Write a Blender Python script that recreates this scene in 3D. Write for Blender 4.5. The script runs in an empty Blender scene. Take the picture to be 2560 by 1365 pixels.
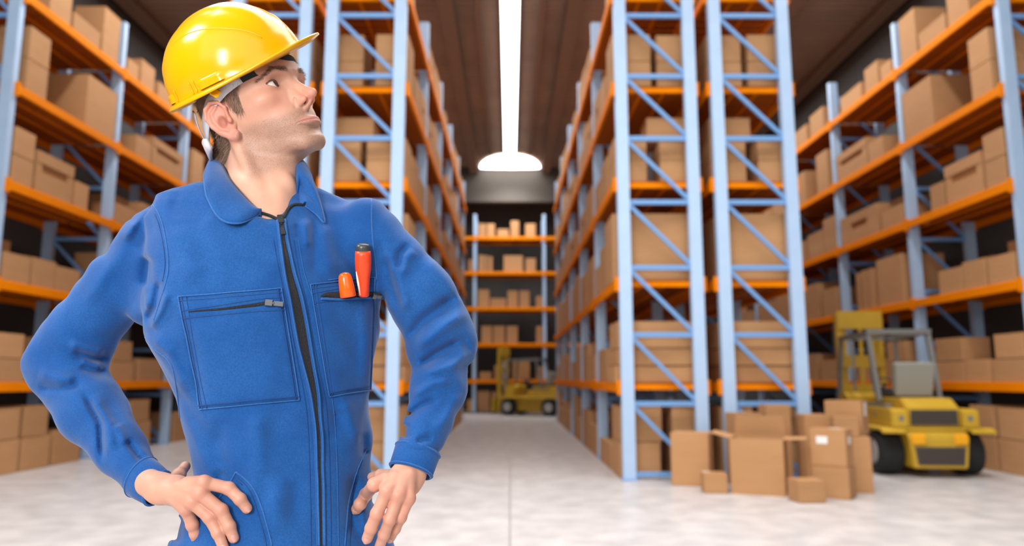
import bpy, bmesh, math, random
import numpy as np
from mathutils import Vector, Matrix
from mathutils.bvhtree import BVHTree
PI = math.pi
C = bpy.context.scene.collection
SC = bpy.context.scene

# ---------------------------------------------------------------- camera, world, light, exposure
F_PX = 1826.0; CAM_H = 1.3
PITCH = math.atan(263 / F_PX); YAW = math.atan(5 / F_PX)
cam_d = bpy.data.cameras.new('camera'); cam = bpy.data.objects.new('camera', cam_d); C.objects.link(cam)
cam.location = (0, 0, CAM_H); cam.rotation_euler = (PI / 2 + PITCH, 0, -YAW)
cam_d.sensor_width = 36.0; cam_d.lens = 36.0 * F_PX / 2560.0; cam_d.clip_start = 0.05; cam_d.clip_end = 200
cam_d.dof.use_dof = True; cam_d.dof.focus_distance = 1.10; cam_d.dof.aperture_fstop = 3.0
SC.camera = cam
SC.view_settings.view_transform = 'Standard'; SC.view_settings.look = 'None'
SC.view_settings.gamma = 1.0; SC.view_settings.use_curve_mapping = False
SC.view_settings.exposure = 0.0
world = bpy.data.worlds.new('world'); SC.world = world; world.use_nodes = True
wb = world.node_tree.nodes['Background']; wb.inputs[0].default_value = (1.0, 0.985, 0.96, 1); wb.inputs[1].default_value = 0.24

def area(name, loc, target, sx, sy, power, col=(1, 1, 1), spread=180):
    l = bpy.data.lights.new(name, 'AREA'); l.shape = 'RECTANGLE'; l.size = sx; l.size_y = sy
    l.energy = power; l.color = col; l.spread = math.radians(spread)
    o = bpy.data.objects.new(name, l); C.objects.link(o); o.location = loc
    o.rotation_euler = (Vector(target) - Vector(loc)).to_track_quat('-Z', 'Y').to_euler()
    return o
# broad fill light added behind the camera, and the high ceiling luminaires
area('front_fill_light', (0, -6, 5.0), (0, 8, 2.5), 15, 7, 620, (1.0, 0.98, 0.96))
area('ceiling_luminaire_front', (0, 4.5, 9.2), (0, 4.5, 0), 9, 6, 780, (1, 1, 1), 125)
for sx_, pw_ in ((-5.2, 780), (0, 230), (5.2, 780)):
    area('aisle_luminaire', (sx_, 15.0, 9.38), (sx_, 15.0, 0), .39, 20, pw_)
area('aisle_end_luminaire', (0, 26.9, 9.45), (0, 26.9, 3), 1.2, .9, 150, (1, 1, 1), 120)
area('studio_softbox', (-0.75, -0.75, 1.8), (-0.35, 1.2, 1.6), 0.32, 0.7, 32)
area('upper_left_area_light', (-3.2, 0.2, 4.2), (-0.3, 1.2, 1.3), 1.2, 1.2, 120)  # unseen area light at upper left, aimed at the worker

# ---------------------------------------------------------------- helpers
def lin(c):
    c = c / 255.0
    return c / 12.92 if c <= 0.04045 else ((c + 0.055) / 1.055) ** 2.4
def rgb(r, g, b): return (lin(r), lin(g), lin(b), 1)

def mat(name, col, rough=0.6, metal=0.0, noise=None, bump=None, spec=0.5, emit=None, coat=0):
    """noise=(scale, second colour, amount); bump=(scale, strength)"""
    m = bpy.data.materials.new(name); m.use_nodes = True; nt = m.node_tree; N = nt.nodes
    p = N['Principled BSDF']; p.inputs['Base Color'].default_value = col
    p.inputs['Roughness'].default_value = rough; p.inputs['Metallic'].default_value = metal
    p.inputs['Specular IOR Level'].default_value = spec; p.inputs['Coat Weight'].default_value = coat
    tc = N.new('ShaderNodeTexCoord')
    if noise:
        t = N.new('ShaderNodeTexNoise'); t.inputs['Scale'].default_value = noise[0]; t.inputs['Detail'].default_value = 6
        r = N.new('ShaderNodeMapRange'); r.inputs[1].default_value = 0.35; r.inputs[2].default_value = 0.65
        r.inputs[3].default_value = 0; r.inputs[4].default_value = noise[2]
        x = N.new('ShaderNodeMix'); x.data_type = 'RGBA'; x.inputs[6].default_value = col; x.inputs[7].default_value = noise[1]
        nt.links.new(tc.outputs['Object'], t.inputs['Vector']); nt.links.new(t.outputs[0], r.inputs[0])
        nt.links.new(r.outputs[0], x.inputs[0]); nt.links.new(x.outputs[2], p.inputs['Base Color'])
    if bump:
        t2 = N.new('ShaderNodeTexNoise'); t2.inputs['Scale'].default_value = bump[0]; t2.inputs['Detail'].default_value = 4
        b = N.new('ShaderNodeBump'); b.inputs['Strength'].default_value = bump[1]; b.inputs['Distance'].default_value = 0.01
        nt.links.new(tc.outputs['Object'], t2.inputs['Vector']); nt.links.new(t2.outputs[0], b.inputs['Height'])
        nt.links.new(b.outputs[0], p.inputs['Normal'])
    if emit:
        p.inputs['Emission Color'].default_value = emit[0]; p.inputs['Emission Strength'].default_value = emit[1]
    return m

M = {}
M['floor'] = mat('polished_concrete', rgb(200, 193, 190), 0.36, noise=(3.4, rgb(166, 161, 160), 0.75), bump=(9, 0.08))
M['ceiling'] = mat('corrugated_deck_steel', rgb(160, 138, 122), 0.7, noise=(0.8, rgb(138, 118, 104), 0.8))
M['girder'] = mat('ceiling_girder_steel', rgb(132, 112, 98), 0.7)
M['soffit'] = mat('dark_soffit_panel', rgb(84, 76, 68), 0.7)
M['wall'] = mat('grey_wall_panels', rgb(84, 82, 80), 0.8)
M['orange'] = mat('orange_rack_paint', rgb(240, 134, 0), 0.6, noise=(3, rgb(230, 124, 0), 0.5), spec=.06)
M['deck'] = mat('shaded_orange_slat', rgb(176, 88, 16), 0.8, noise=(4, rgb(150, 74, 14), 0.7), spec=.15)  # rack orange taken darker, the shade under the shelves put into the colour
M['post'] = mat('light_blue_post_paint', rgb(176, 202, 232), 0.45, noise=(5, rgb(164, 192, 224), 0.4))
M['brace'] = mat('blue_brace_paint', rgb(112, 158, 210), 0.5)
M['emit'] = mat('luminous_strip', rgb(255, 255, 255), 0.5, emit=((1, 1, 1, 1), 7.0))
M['label'] = mat('white_label_paper', rgb(235, 232, 228), 0.6)
M['yellow'] = mat('forklift_yellow_paint', rgb(200, 160, 44), 0.4, noise=(4, rgb(182, 146, 38), 0.5))
M['guard'] = mat('forklift_grey_steel', rgb(120, 119, 116), 0.5)
M['grille'] = mat('dark_grille_metal', rgb(78, 68, 62), 0.7)
M['tyre'] = mat('black_tyre_rubber', rgb(34, 34, 35), 0.85, bump=(60, 0.2))
M['hub'] = mat('grey_wheel_hub', rgb(170, 165, 160), 0.5)
M['seat'] = mat('grey_seat_vinyl', rgb(150, 148, 140), 0.6)
M['dark'] = mat('dark_grey_plastic', rgb(62, 62, 66), 0.6)
M['amber'] = mat('amber_light_lens', rgb(252, 176, 20), 0.25)
M['chrome'] = mat('fork_steel', rgb(110, 108, 104), 0.4, metal=0.7)

def cardboard(name, base, dark):
    m = bpy.data.materials.new(name); m.use_nodes = True; nt = m.node_tree; N = nt.nodes; p = N['Principled BSDF']
    p.inputs['Roughness'].default_value = 0.85; p.inputs['Specular IOR Level'].default_value = 0.25
    tc = N.new('ShaderNodeTexCoord'); mp = N.new('ShaderNodeMapping'); mp.inputs['Scale'].default_value = (2, 2, 9)
    t = N.new('ShaderNodeTexNoise'); t.inputs['Scale'].default_value = 1.5; t.inputs['Detail'].default_value = 5
    x = N.new('ShaderNodeMix'); x.data_type = 'RGBA'; x.inputs[6].default_value = base; x.inputs[7].default_value = dark
    oi = N.new('ShaderNodeObjectInfo'); hs = N.new('ShaderNodeHueSaturation'); r = N.new('ShaderNodeMapRange')
    r.inputs[3].default_value = 0.9; r.inputs[4].default_value = 1.08
    w = N.new('ShaderNodeTexWave'); w.inputs['Scale'].default_value = 40; w.bands_direction = 'DIAGONAL'
    b = N.new('ShaderNodeBump'); b.inputs['Strength'].default_value = 0.06; b.inputs['Distance'].default_value = 0.004
    L = nt.links.new
    L(tc.outputs['Object'], mp.inputs[0]); L(mp.outputs[0], t.inputs['Vector']); L(t.outputs[0], x.inputs[0])
    L(oi.outputs['Random'], r.inputs[0]); L(r.outputs[0], hs.inputs['Value']); L(x.outputs[2], hs.inputs['Color'])
    L(hs.outputs[0], p.inputs['Base Color']); L(tc.outputs['Object'], w.inputs[0]); L(w.outputs[0], b.inputs['Height']); L(b.outputs[0], p.inputs['Normal'])
    return m
M['card'] = cardboard('brown_cardboard', rgb(194, 147, 103), rgb(178, 131, 88))
M['tape'] = mat('brown_packing_tape', rgb(176, 128, 84), 0.35)

def add_box(bm, x0, x1, y0, y1, z0, z1, mtx=None, mi=0):
    vs = [bm.verts.new((x, y, z)) for x in (x0, x1) for y in (y0, y1) for z in (z0, z1)]
    if mtx is not None:
        for v in vs: v.co = mtx @ v.co
    for f in ((0, 1, 3, 2), (4, 6, 7, 5), (0, 4, 5, 1), (2, 3, 7, 6), (0, 2, 6, 4), (1, 5, 7, 3)):
        bm.faces.new([vs[i] for i in f]).material_index = mi
    return vs
def bevel(bm, w, seg=1):
    bmesh.ops.bevel(bm, geom=list(bm.edges), offset=w, segments=seg, affect='EDGES', clamp_overlap=True)
def add_bar(bm, a, b, w, h, up=(0, 0, 1)):
    a = Vector(a); b = Vector(b); d = (b - a); L = d.length; d.normalize(); u = Vector(up)
    s = d.cross(u)
    if s.length < 1e-4: s = d.cross(Vector((1, 0, 0)))
    s.normalize(); u = s.cross(d)
    m = Matrix((( d.x, s.x, u.x, a.x), (d.y, s.y, u.y, a.y), (d.z, s.z, u.z, a.z), (0, 0, 0, 1)))
    add_box(bm, 0, L, -w / 2, w / 2, -h / 2, h / 2, m)
def add_tube(bm, pts, rad, n=10, cap=True, flat=1.0):
    """tube along points; rad scalar or list"""
    pts = [Vector(p) for p in pts]; rs = rad if hasattr(rad, '__len__') else [rad] * len(pts)
    rings = []; prev = None
    for i, p in enumerate(pts):
        t = (pts[min(i + 1, len(pts) - 1)] - pts[max(i - 1, 0)]).normalized()
        if prev is None:
            s = t.cross(Vector((0, 0, 1)));
            if s.length < 0.1: s = t.cross(Vector((1, 0, 0)))
        else: s = prev - t * prev.dot(t)
        s.normalize(); prev = s; u = t.cross(s)
        rings.append([bm.verts.new(p + (s * math.cos(2 * PI * k / n) + u * math.sin(2 * PI * k / n) * flat) * rs[i]) for k in range(n)])
    for a, b in zip(rings, rings[1:]):
        for k in range(n): bm.faces.new((a[k], a[(k + 1) % n], b[(k + 1) % n], b[k]))
    if cap: bm.faces.new(rings[0][::-1]); bm.faces.new(rings[-1])
def add_lathe(bm, prof, n=32, mtx=None):
    """prof list of (r, x) turned about the x axis"""
    rings = []
    for r, x in prof:
        ring = [bm.verts.new((x, r * math.cos(2 * PI * k / n), r * math.sin(2 * PI * k / n))) for k in range(n)]
        if mtx is not None:
            for v in ring: v.co = mtx @ v.co
        rings.append(ring)
    for a, b in zip(rings, rings[1:]):
        for k in range(n): bm.faces.new((a[k], b[k], b[(k + 1) % n], a[(k + 1) % n]))
    bm.faces.new(rings[0]); bm.faces.new(rings[-1][::-1])
def add_prism(bm, poly, x0, x1):
    """poly in (y, z) extruded along x"""
    a = [bm.verts.new((x0, y, z)) for y, z in poly]; b = [bm.verts.new((x1, y, z)) for y, z in poly]; n = len(poly)
    bm.faces.new(a[::-1]); bm.faces.new(b)
    for i in range(n): bm.faces.new((a[i], a[(i + 1) % n], b[(i + 1) % n], b[i]))
def mesh_of(name, bm, m, smooth=False):
    bmesh.ops.recalc_face_normals(bm, faces=list(bm.faces))
    me = bpy.data.meshes.new(name); bm.to_mesh(me); bm.free()
    for k in (m if isinstance(m, (list, tuple)) else [m]): me.materials.append(k)
    if smooth: me.polygons.foreach_set('use_smooth', [True] * len(me.polygons))
    return me
def link(name, me, parent=None, loc=None):
    o = bpy.data.objects.new(name, me); C.objects.link(o)
    if parent: o.parent = parent
    if loc: o.location = loc
    return o
def obj(name, bm, m, parent=None, smooth=False): return link(name, mesh_of(name, bm, m, smooth), parent)
def tag(o, label=None, cat=None, group=None, kind=None):
    if label: o['label'] = label
    if cat: o['category'] = cat
    if group: o['group'] = group
    if kind: o['kind'] = kind
    return o
def thing(name, label, cat, loc=(0, 0, 0), rz=0, group=None):
    o = bpy.data.objects.new(name, None); C.objects.link(o); o.location = loc; o.rotation_euler = (0, 0, rz)
    o.empty_display_size = 0.2
    return tag(o, label, cat, group)
def copy_tree(o, parent=None):
    c = o.copy(); C.objects.link(c)
    if parent: c.parent = parent
    for ch in list(o.children): copy_tree(ch, c)
    return c
def new(): return bmesh.new()

# ---------------------------------------------------------------- the hall
HALL_X = 8.75; Y_END = 31.0; Y_FRONT = -3.0; CEIL = 9.6
fl = link('floor', None); 
me = None
bm = new(); add_box(bm, -HALL_X - .2, HALL_X + .2, Y_FRONT, Y_END + .2, -0.2, -0.03); me = mesh_of('floor', bm, M['floor'])
bpy.data.objects.remove(fl); fl = tag(link('floor', me), kind='structure')
xs = [-HALL_X, 0, HALL_X]; ys = [Y_FRONT, 4.6, 9.55, 14.5, 19.5, 24.6, Y_END]
for i in range(2):
    for j in range(len(ys) - 1):
        bm = new(); add_box(bm, xs[i] + .006, xs[i + 1] - .006, ys[j] + .004, ys[j + 1] - .004, -0.06, 0.0); bevel(bm, 0.003)
        obj('slab', bm, M['floor'], fl)
bm = new(); add_box(bm, -HALL_X - .2, -HALL_X, Y_FRONT, Y_END, 0, CEIL); tag(obj('wall_left', bm, M['wall']), kind='structure')
bm = new(); add_box(bm, HALL_X, HALL_X + .2, Y_FRONT, Y_END, 0, CEIL); tag(obj('wall_right', bm, M['wall']), kind='structure')
bm = new(); add_box(bm, -HALL_X - .2, HALL_X + .2, Y_END, Y_END + .2, 0, CEIL); wbk = tag(obj('wall_back', bm, M['wall']), kind='structure')
bm = new(); add_box(bm, -HALL_X, HALL_X, 28.2, 28.5, 8.2, CEIL); bevel(bm, .02); tag(obj('trim_1', bm, M['soffit']), kind='structure')
bm = new(); add_box(bm, -HALL_X - .2, HALL_X + .2, Y_FRONT, Y_END + .2, CEIL + .06, CEIL + .25)
ceil = tag(obj('ceiling', bm, M['ceiling']), kind='structure')
# corrugated deck: ridges running across the hall
bm = new(); y = Y_FRONT
while y < 28.1:
    prof = [(y, CEIL + .07), (y, CEIL + .045), (y + .05, CEIL), (y + .15, CEIL), (y + .2, CEIL + .045), (y + .2, CEIL + .07)]
    add_prism(bm, prof, -HALL_X, HALL_X); y += .25
o = obj('corrugated_deck', bm, M['ceiling'], ceil); tag(o, kind='stuff')
for gx in (-8.35, -6.2, -4.2, -1.42, 1.42, 4.2, 6.2, 8.35):
    bm = new(); w = .17
    add_box(bm, gx - w, gx + w, Y_FRONT, 28.2, CEIL - .04, CEIL + .02); add_box(bm, gx - .04, gx + .04, Y_FRONT, 28.2, CEIL - .22, CEIL - .04)
    add_box(bm, gx - w, gx + w, Y_FRONT, 28.2, CEIL - .26, CEIL - .22); obj('girder', bm, M['girder'], ceil)
for gx in (-5.2, -.72, .72, 5.2, -2.8, 2.8):
    bm = new(); add_box(bm, gx - .07, gx + .07, Y_FRONT, 26.2, CEIL - .13, CEIL + .01); obj('purlin', bm, M['girder'], ceil)

# the luminous strip and a glowing half disc standing in for the light pool
st = thing('ceiling_strip_light', 'long white glowing strip light running down the ceiling over the aisle', 'light', (0, 2.0, CEIL - .2))
bm = new(); add_box(bm, -.20, .20, 0, 24.5, 0, .05); obj('diffuser', bm, M['emit'], st)
bm = new(); add_box(bm, -.22, .22, 0, 24.5, .05, .16); obj('housing', bm, M['dark'], st)
el = thing('end_ceiling_glow', 'bright white half round pool of light under the ceiling at the aisle end', 'light', (0, 28.19, CEIL - .035))
bm = new(); bmesh.ops.create_uvsphere(bm, u_segments=40, v_segments=16, radius=1)
for v in list(bm.verts):
    v.co = Vector((v.co.x * 1.2, v.co.y * 1.9, v.co.z * .035))
bmesh.ops.delete(bm, geom=[v for v in bm.verts if v.co.y > 0.01], context='VERTS'); bmesh.ops.holes_fill(bm, edges=list(bm.edges))
obj('diffuser', bm, M['emit'], el, True)  # glowing surface in the shape of the light pool on the ceiling
bm = new(); add_box(bm, -1.25, 1.25, -.03, .0, -.045, .02); obj('housing', bm, M['dark'], el)  # dark back edge added to the glow

# ---------------------------------------------------------------- pallet racks
BAY = 2.68; Y0 = 9.7; LEV = [1.18 + 1.37 * k for k in range(5)]; TOPZ = 7.62; DEEP = 0.96
def post_bm():
    bm = new()  # C profile channel
    for a in ((-.082, .082, -.055, -.043), (-.082, -.07, -.043, .055), (.07, .082, -.043, .055)): add_box(bm, a[0], a[1], a[2], a[3], 0, TOPZ)
    add_box(bm, -.082, -.045, .043, .055, 0, TOPZ); add_box(bm, .045, .082, .043, .055, 0, TOPZ)
    return bm
POST = mesh_of('post', post_bm(), M['post'])
bm = new(); add_box(bm, -.1, .1, -.08, .08, 0, .015); FOOT = mesh_of('foot_plate', bm, M['brace'])
bm = new(); add_bar(bm, (.08, 0, 0), (DEEP - .08, 0, 0), .045, .065); RUNG = mesh_of('rung', bm, M['brace'])
bm = new(); add_bar(bm, (.08, 0, .86), (DEEP - .08, 0, .05), .04, .05); DIAG = mesh_of('diagonal', bm, M['brace'])
bm = new(); add_box(bm, .002, BAY - .002, -.022, .022, -.065, .065); bevel(bm, .006)
add_box(bm, .0, .05, -.024, .024, -.1, .1); add_box(bm, BAY - .05, BAY, -.024, .024, -.1, .1); BEAM = mesh_of('beam', bm, M['orange'])
bm = new(); add_box(bm, -.085, DEEP + .085, -.022, .022, -.03, .04); ENDB = mesh_of('end_beam', bm, M['orange'])
SLAT_N = 12; sw = (BAY - .12) / SLAT_N
bm = new(); add_box(bm, -.08, DEEP + .08, .008, sw - .012, 0, .022); SLAT = mesh_of('slat', bm, M['deck'])

def rack(label, x0, nb, near, y0=Y0, levels=5, loc=None, rz=0, group='pallet racks'):
    """x0 = left post line; bays run along +Y; near = bays whose slats are separate"""
    r = thing('pallet_rack', label, 'rack', loc or (x0, y0, 0), rz, None)
    for f in range(nb + 1):
        for s in (0, 1):
            p = link('post', POST, r, (s * DEEP, f * BAY, 0)); link('foot_plate', FOOT, p)
        for k in range(9):
            z = .07 + .9 * k
            if z < TOPZ: link('rung', RUNG, r, (0, f * BAY, z))
            if k < 8: link('diagonal', DIAG, r, (0, f * BAY, z))
    for b in range(nb):
        for z in LEV[:levels]:
            for s in (-.108, DEEP + .108):
                o = link('beam', BEAM, r, (s, b * BAY, z)); o.rotation_euler = (0, 0, PI / 2)
            if b == 0: link('end_beam', ENDB, r, (0, .085, z))
            if b < near:
                d = new(); add_box(d, .3, .34, b * BAY + .08, (b + 1) * BAY - .08, z + .02, z + .04)
                add_box(d, .62, .66, b * BAY + .08, (b + 1) * BAY - .08, z + .02, z + .04)
                deck = obj('shelf_deck', d, M['orange'], r)
                for k in range(SLAT_N): link('slat', SLAT, deck, (0, b * BAY + .06 + k * sw, z + .041))
            else:
                d = new()
                for k in range(SLAT_N): add_box(d, -.08, DEEP + .08, b * BAY + .06 + k * sw + .008, b * BAY + .06 + (k + 1) * sw - .012, z + .041, z + .063)
                tag(obj('shelf_deck', d, M['deck'], r), kind='stuff')
    return r
XR1 = 1.54; XR2 = 2.87; XR3 = 6.97
rack('orange and blue pallet rack along the right side of the central aisle', XR1, 5, 2)
rack('orange and blue pallet rack behind the cardboard pile, back to back with aisle rack', XR2, 5, 1)
rack('orange and blue pallet rack at the right wall behind the near forklift', XR3, 5, 2)
rack('orange and blue pallet rack along the left side of the central aisle', -XR1 - DEEP, 5, 2)
rack("orange and blue pallet rack seen behind the worker's helmet and face", -XR2 - DEEP, 5, 1)
rack("orange and blue pallet rack at the left wall, behind the worker's elbow", -XR3 - DEEP, 5, 2)
BX0 = -4.04; BY0 = 27.9
rk = rack('orange and blue pallet rack across the far end of the aisle', 0, 3, 0, loc=(BX0, BY0 + DEEP, 0), rz=-PI / 2)
DZ = .063
SHELF = [0.0] + [z + DZ for z in LEV]

# ---------------------------------------------------------------- cartons
_cc = {}
def carton_mesh(w, d, h, kind):
    """w along x, d along y, base at z=0, centred in x and y"""
    key = (round(w, 2), round(d, 2), round(h, 2), kind)
    if key in _cc: return _cc[key]
    bm = new(); a, b = w / 2, d / 2
    if kind == 'seam':      # two halves meeting in a recessed seam
        add_box(bm, -a, a, -b, b, 0, h * .5 - .004); add_box(bm, -a, a, -b, b, h * .5 + .004, h); bevel(bm, .005)
        add_box(bm, -a + .012, a - .012, -b + .012, b - .012, h * .5 - .01, h * .5 + .01)
    elif kind in ('slot', 'archive'):
        g = .05; sx0, sx1 = (-.22, .22) if kind == 'slot' else (-.36, .36)
        z0, z1 = (.48 * h, .70 * h) if kind == 'slot' else (.52 * h, .72 * h)
        add_box(bm, -a + g, a - g, -b + g, b - g, 0, h - .01)
        for s in (-1, 1):
            for q in ((-.5, sx0, 0, h), (sx1, .5, 0, h), (sx0, sx1, 0, z0), (sx0, sx1, z1, h)):
                X = sorted((s * a, s * (a - g))); add_box(bm, X[0], X[1], q[0] * d, q[1] * d, q[2], q[3])
        for s in (-1, 1):
            Y = sorted((s * b, s * (b - g))); add_box(bm, -a + g, a - g, Y[0], Y[1], 0, h)
        if kind == 'archive':
            for X in ((-a - .008, -a), (a, a + .008)): add_box(bm, X[0], X[1], -b, b, z1, h)
        add_box(bm, -a, a, -b, b, h, h + .006)
    else:                   # closed case: two top flaps leave a groove, tucked edges bevelled
        add_box(bm, -a, a, -b, b, 0, h - .006); bevel(bm, .006)
        add_box(bm, -a + .002, a - .002, -b + .002, -.003, h - .006, h); add_box(bm, -a + .002, a - .002, .003, b - .002, h - .006, h)
    _cc[key] = mesh_of('cardboard_box', bm, M['card']); return _cc[key]
bm = new(); add_box(bm, -.5, .5, -.025, .025, 0, .0015); TAPE = mesh_of('packing_tape', bm, M['tape'])
def carton(cx, cy, z, w, d, h, kind, label, group, rz=0, tape=True):
    o = link('cardboard_box', carton_mesh(w, d, h, kind), None, (cx, cy, z)); o.rotation_euler = (0, 0, rz)
    tag(o, label, 'box', group)
    return o
ORD = ['first', 'second', 'third', 'fourth', 'fifth', 'sixth']
SH = ['on the floor', 'on lowest shelf', 'on second shelf', 'on third shelf', 'on fourth shelf', 'on top shelf']
# bay patterns: level -> list of (y from, y to, height, kind, row or 'on')  measured from the near post
P1 = {5: [(.55, 1.08, .62, 'plain'), (1.14, 1.9, .31, 'plain'), (1.96, 2.47, .84, 'plain')],
      4: [(.2, .67, .96, 'seam'), (1.66, 2.55, .87, 'plain')],
      3: [(.1, .54, .40, 'plain'), (.1, .54, .39, 'plain', 'on'), (.6, 1.5, .61, 'archive'), (1.56, 1.94, .42, 'plain'), (.5, 1.2, .5, 'plain', 'back'), (1.4, 2.3, .7, 'plain', 'back')],
      2: [(.12, .68, .40, 'plain'), (.73, 1.26, .42, 'plain'), (1.28, 1.9, .38, 'plain'), (.15, 1.15, .72, 'seam', 'back'), (1.6, 2.4, .6, 'plain', 'back')],
      1: [(.1, .78, .32, 'plain'), (.1, .7, .34, 'plain', 'on'), (.84, 1.4, .33, 'plain'), (1.43, 2.19, .31, 'plain'), (1.45, 2.15, .36, 'plain', 'on'), (.9, 1.35, .74, 'plain', 'back')],
      0: [(.12, .8, .46, 'plain'), (.16, .76, .42, 'plain', 'on'), (.86, 1.5, .46, 'plain'), (.86, 1.4, .44, 'plain', 'on'), (1.58, 2.3, .5, 'plain')]}
P2 = {5: [(.12, .5, .3, 'plain'), (.58, 1.1, .49, 'plain'), (1.26, 2.16, .34, 'plain')],
      4: [(.6, 1.16, .40, 'plain'), (1.2, 2.5, .56, 'archive')],
      3: [(.1, .85, .36, 'plain'), (.96, 2.5, .57, 'slot'), (1.2, 2.0, .8, 'plain', 'back')],
      2: [(.28, 1.17, .87, 'plain'), (1.3, 1.5, .76, 'plain'), (1.54, 1.78, .76, 'plain'), (1.84, 2.0, .74, 'plain')],
      1: [(.3, 1.1, .34, 'plain'), (.35, 1.0, .36, 'plain', 'on'), (1.3, 2.2, .42, 'plain')],
      0: [(.2, 1.0, .48, 'plain'), (1.1, 1.9, .5, 'plain'), (1.1, 1.8, .4, 'plain', 'on')]}
P3 = {5: [(.3, 1.0, .5, 'slot'), (1.2, 2.2, .42, 'plain')],
      4: [(.26, .81, .88, 'plain'), (1.45, 1.96, .74, 'plain')],
      3: [(.08, .64, .74, 'plain'), (.68, 1.5, .56, 'archive'), (1.7, 2.4, .5, 'plain')],
      2: [(.2, .9, .6, 'plain'), (1.1, 2.1, .8, 'seam')],
      1: [(.2, 1.2, .45, 'plain'), (1.4, 2.3, .6, 'plain')],
      0: [(.2, 1.1, .6, 'plain'), (1.2, 2.3, .5, 'plain')]}
# aisle racks: end columns as seen from the front (y .1-.6) then bays packed to the aisle edge
E1 = {5: [(.1, .7, .5, 'plain')],
      4: [(.12, .72, .80, 'seam'), (.14, .74, .80, 'seam', 'back'), (.95, 1.6, .55, 'plain'), (1.72, 2.4, .62, 'slot')],
      3: [(.12, .7, .63, 'seam'), (.13, .71, .63, 'seam', 'back'), (.3, .8, .36, 'plain', 'backon'), (.9, 1.6, .62, 'plain'), (1.7, 2.4, .5, 'plain')],
      2: [(.14, .95, .93, 'plain', 'full'), (1.1, 1.9, .7, 'plain'), (2.0, 2.5, .5, 'plain')],
      1: [(.14, 1.05, .22, 'plain', 'full'), (.12, 1.1, .22, 'plain', 'fullon'), (.14, .95, .36, 'plain', 'fullon'), (1.3, 2.3, .5, 'plain')],
      0: [(.14, .85, .46, 'plain'), (.14, .85, .46, 'plain', 'on'), (.16, .82, .92, 'plain', 'back'), (1.0, 2.3, .36, 'plain')]}
E2 = {5: [(.2, 1.0, .5, 'slot'), (1.2, 2.3, .6, 'plain')],
      4: [(.15, .95, .6, 'slot'), (1.05, 1.7, .8, 'plain'), (1.8, 2.5, .5, 'plain')],
      3: [(.2, 1.2, .7, 'plain'), (1.3, 2.4, .55, 'slot')],
      2: [(.15, 1.1, .8, 'plain'), (1.25, 2.4, .7, 'seam')],
      1: [(.2, 1.1, .45, 'plain'), (1.3, 2.2, .7, 'plain')],
      0: [(.2, 1.0, .5, 'plain'), (1.2, 2.4, .7, 'plain')]}
rnd = random.Random(5)
stuff = {}
def fill(x0, side, bay, pat, rname, small=False, skip=()):
    """side -1: aisle at the left face (x0), +1: aisle at the right face (x0+DEEP)"""
    for lv, items in pat.items():
        if lv in skip: continue
        top = {}; n = 0
        for it in items:
            ya, yb, h, kind = it[:4]; row = it[4] if len(it) > 4 else 'front'
            base = {'front': 'front', 'on': 'front', 'back': 'back', 'backon': 'back', 'full': 'full', 'fullon': 'full'}[row]
            if row in ('front', 'on'): w0, w1 = -.10, .36 + .12 * rnd.random()
            elif base == 'back': w0, w1 = .54, 1.04
            else: w0, w1 = -.14, .98
            if row == 'backon': w0, w1 = .40, 1.0
            if row == 'fullon': w0, w1 = -.10, .99
            if kind == 'plain' and row == 'front' and yb - ya > .75: w1 = .56 if any(len(q) > 4 for q in items) else .68
            if base == 'back' and kind != 'seam': w0 = .60
            if row == 'backon': w0 = .40
            z = SHELF[lv]
            ck = 'a' if base == 'front' else base[:4]
            if row in ('on', 'fullon'): z = top[ck]
            if row == 'backon': z = top['back']
            top[ck] = z + h + .008
            w = w1 - w0; d = yb - ya; c = (w0 + w1) / 2
            cx = x0 + c if side < 0 else x0 + DEEP - c
            cy = Y0 + bay * BAY + (ya + yb) / 2
            if small:
                b_ = stuff.setdefault(rname, new()); add_box(b_, cx - w / 2, cx + w / 2, cy - d / 2, cy + d / 2, z, z + h); continue
            n += 1
            look = {'plain': 'brown', 'seam': 'seamed brown', 'slot': 'hand-hole brown', 'archive': 'lidded brown'}[kind]
            size = 'tall ' if h > max(w, d) * 1.15 else ('flat ' if h < .34 else '')
            pos = {'front': 'aisle side', 'on': 'upper', 'back': 'rear', 'backon': 'rear upper', 'full': 'lowest wide', 'fullon': 'stacked wide'}[row]
            lab = f'{size}{look} box, {pos}, {ORD[n-1]} {SH[lv]}, {ORD[bay]} bay, {rname}'
            carton(cx, cy, z + .001, w - .012, d - .012, h, kind, lab, None)
NM = {'R1': 'right aisle rack', 'R2': 'rack behind pile', 'R3': 'right wall rack', 'L1': 'left aisle rack', 'L2': 'rack behind helmet', 'L3': 'left wall rack'}
def both(xr, sd, bay, pat, kr, kl, small=False, skip=()):
    fill(xr, sd, bay, pat, NM[kr], small, skip); fill(-xr - DEEP, -sd, bay, pat, NM[kl], small, skip)
both(XR3, -1, 0, P1, 'R3', 'L3'); both(XR3, -1, 1, P2, 'R3', 'L3'); both(XR3, -1, 2, P3, 'R3', 'L3', True)
both(XR1, -1, 0, E1, 'R1', 'L1'); both(XR1, -1, 1, E2, 'R1', 'L1'); both(XR1, -1, 2, P2, 'R1', 'L1')
both(XR1, -1, 3, E2, 'R1', 'L1', True); both(XR1, -1, 4, P2, 'R1', 'L1', True)
both(XR2, 1, 0, E1, 'R2', 'L2')
both(XR3, -1, 3, E2, 'R3', 'L3', True); both(XR3, -1, 4, P3, 'R3', 'L3', True); both(XR2, 1, 1, P3, 'R2', 'L2', True)
for k, b_ in stuff.items():
    tag(obj('cardboard_boxes', b_, M['card']), f'many brown cardboard boxes on the distant bays of the {k}', 'boxes', kind='stuff')
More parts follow.
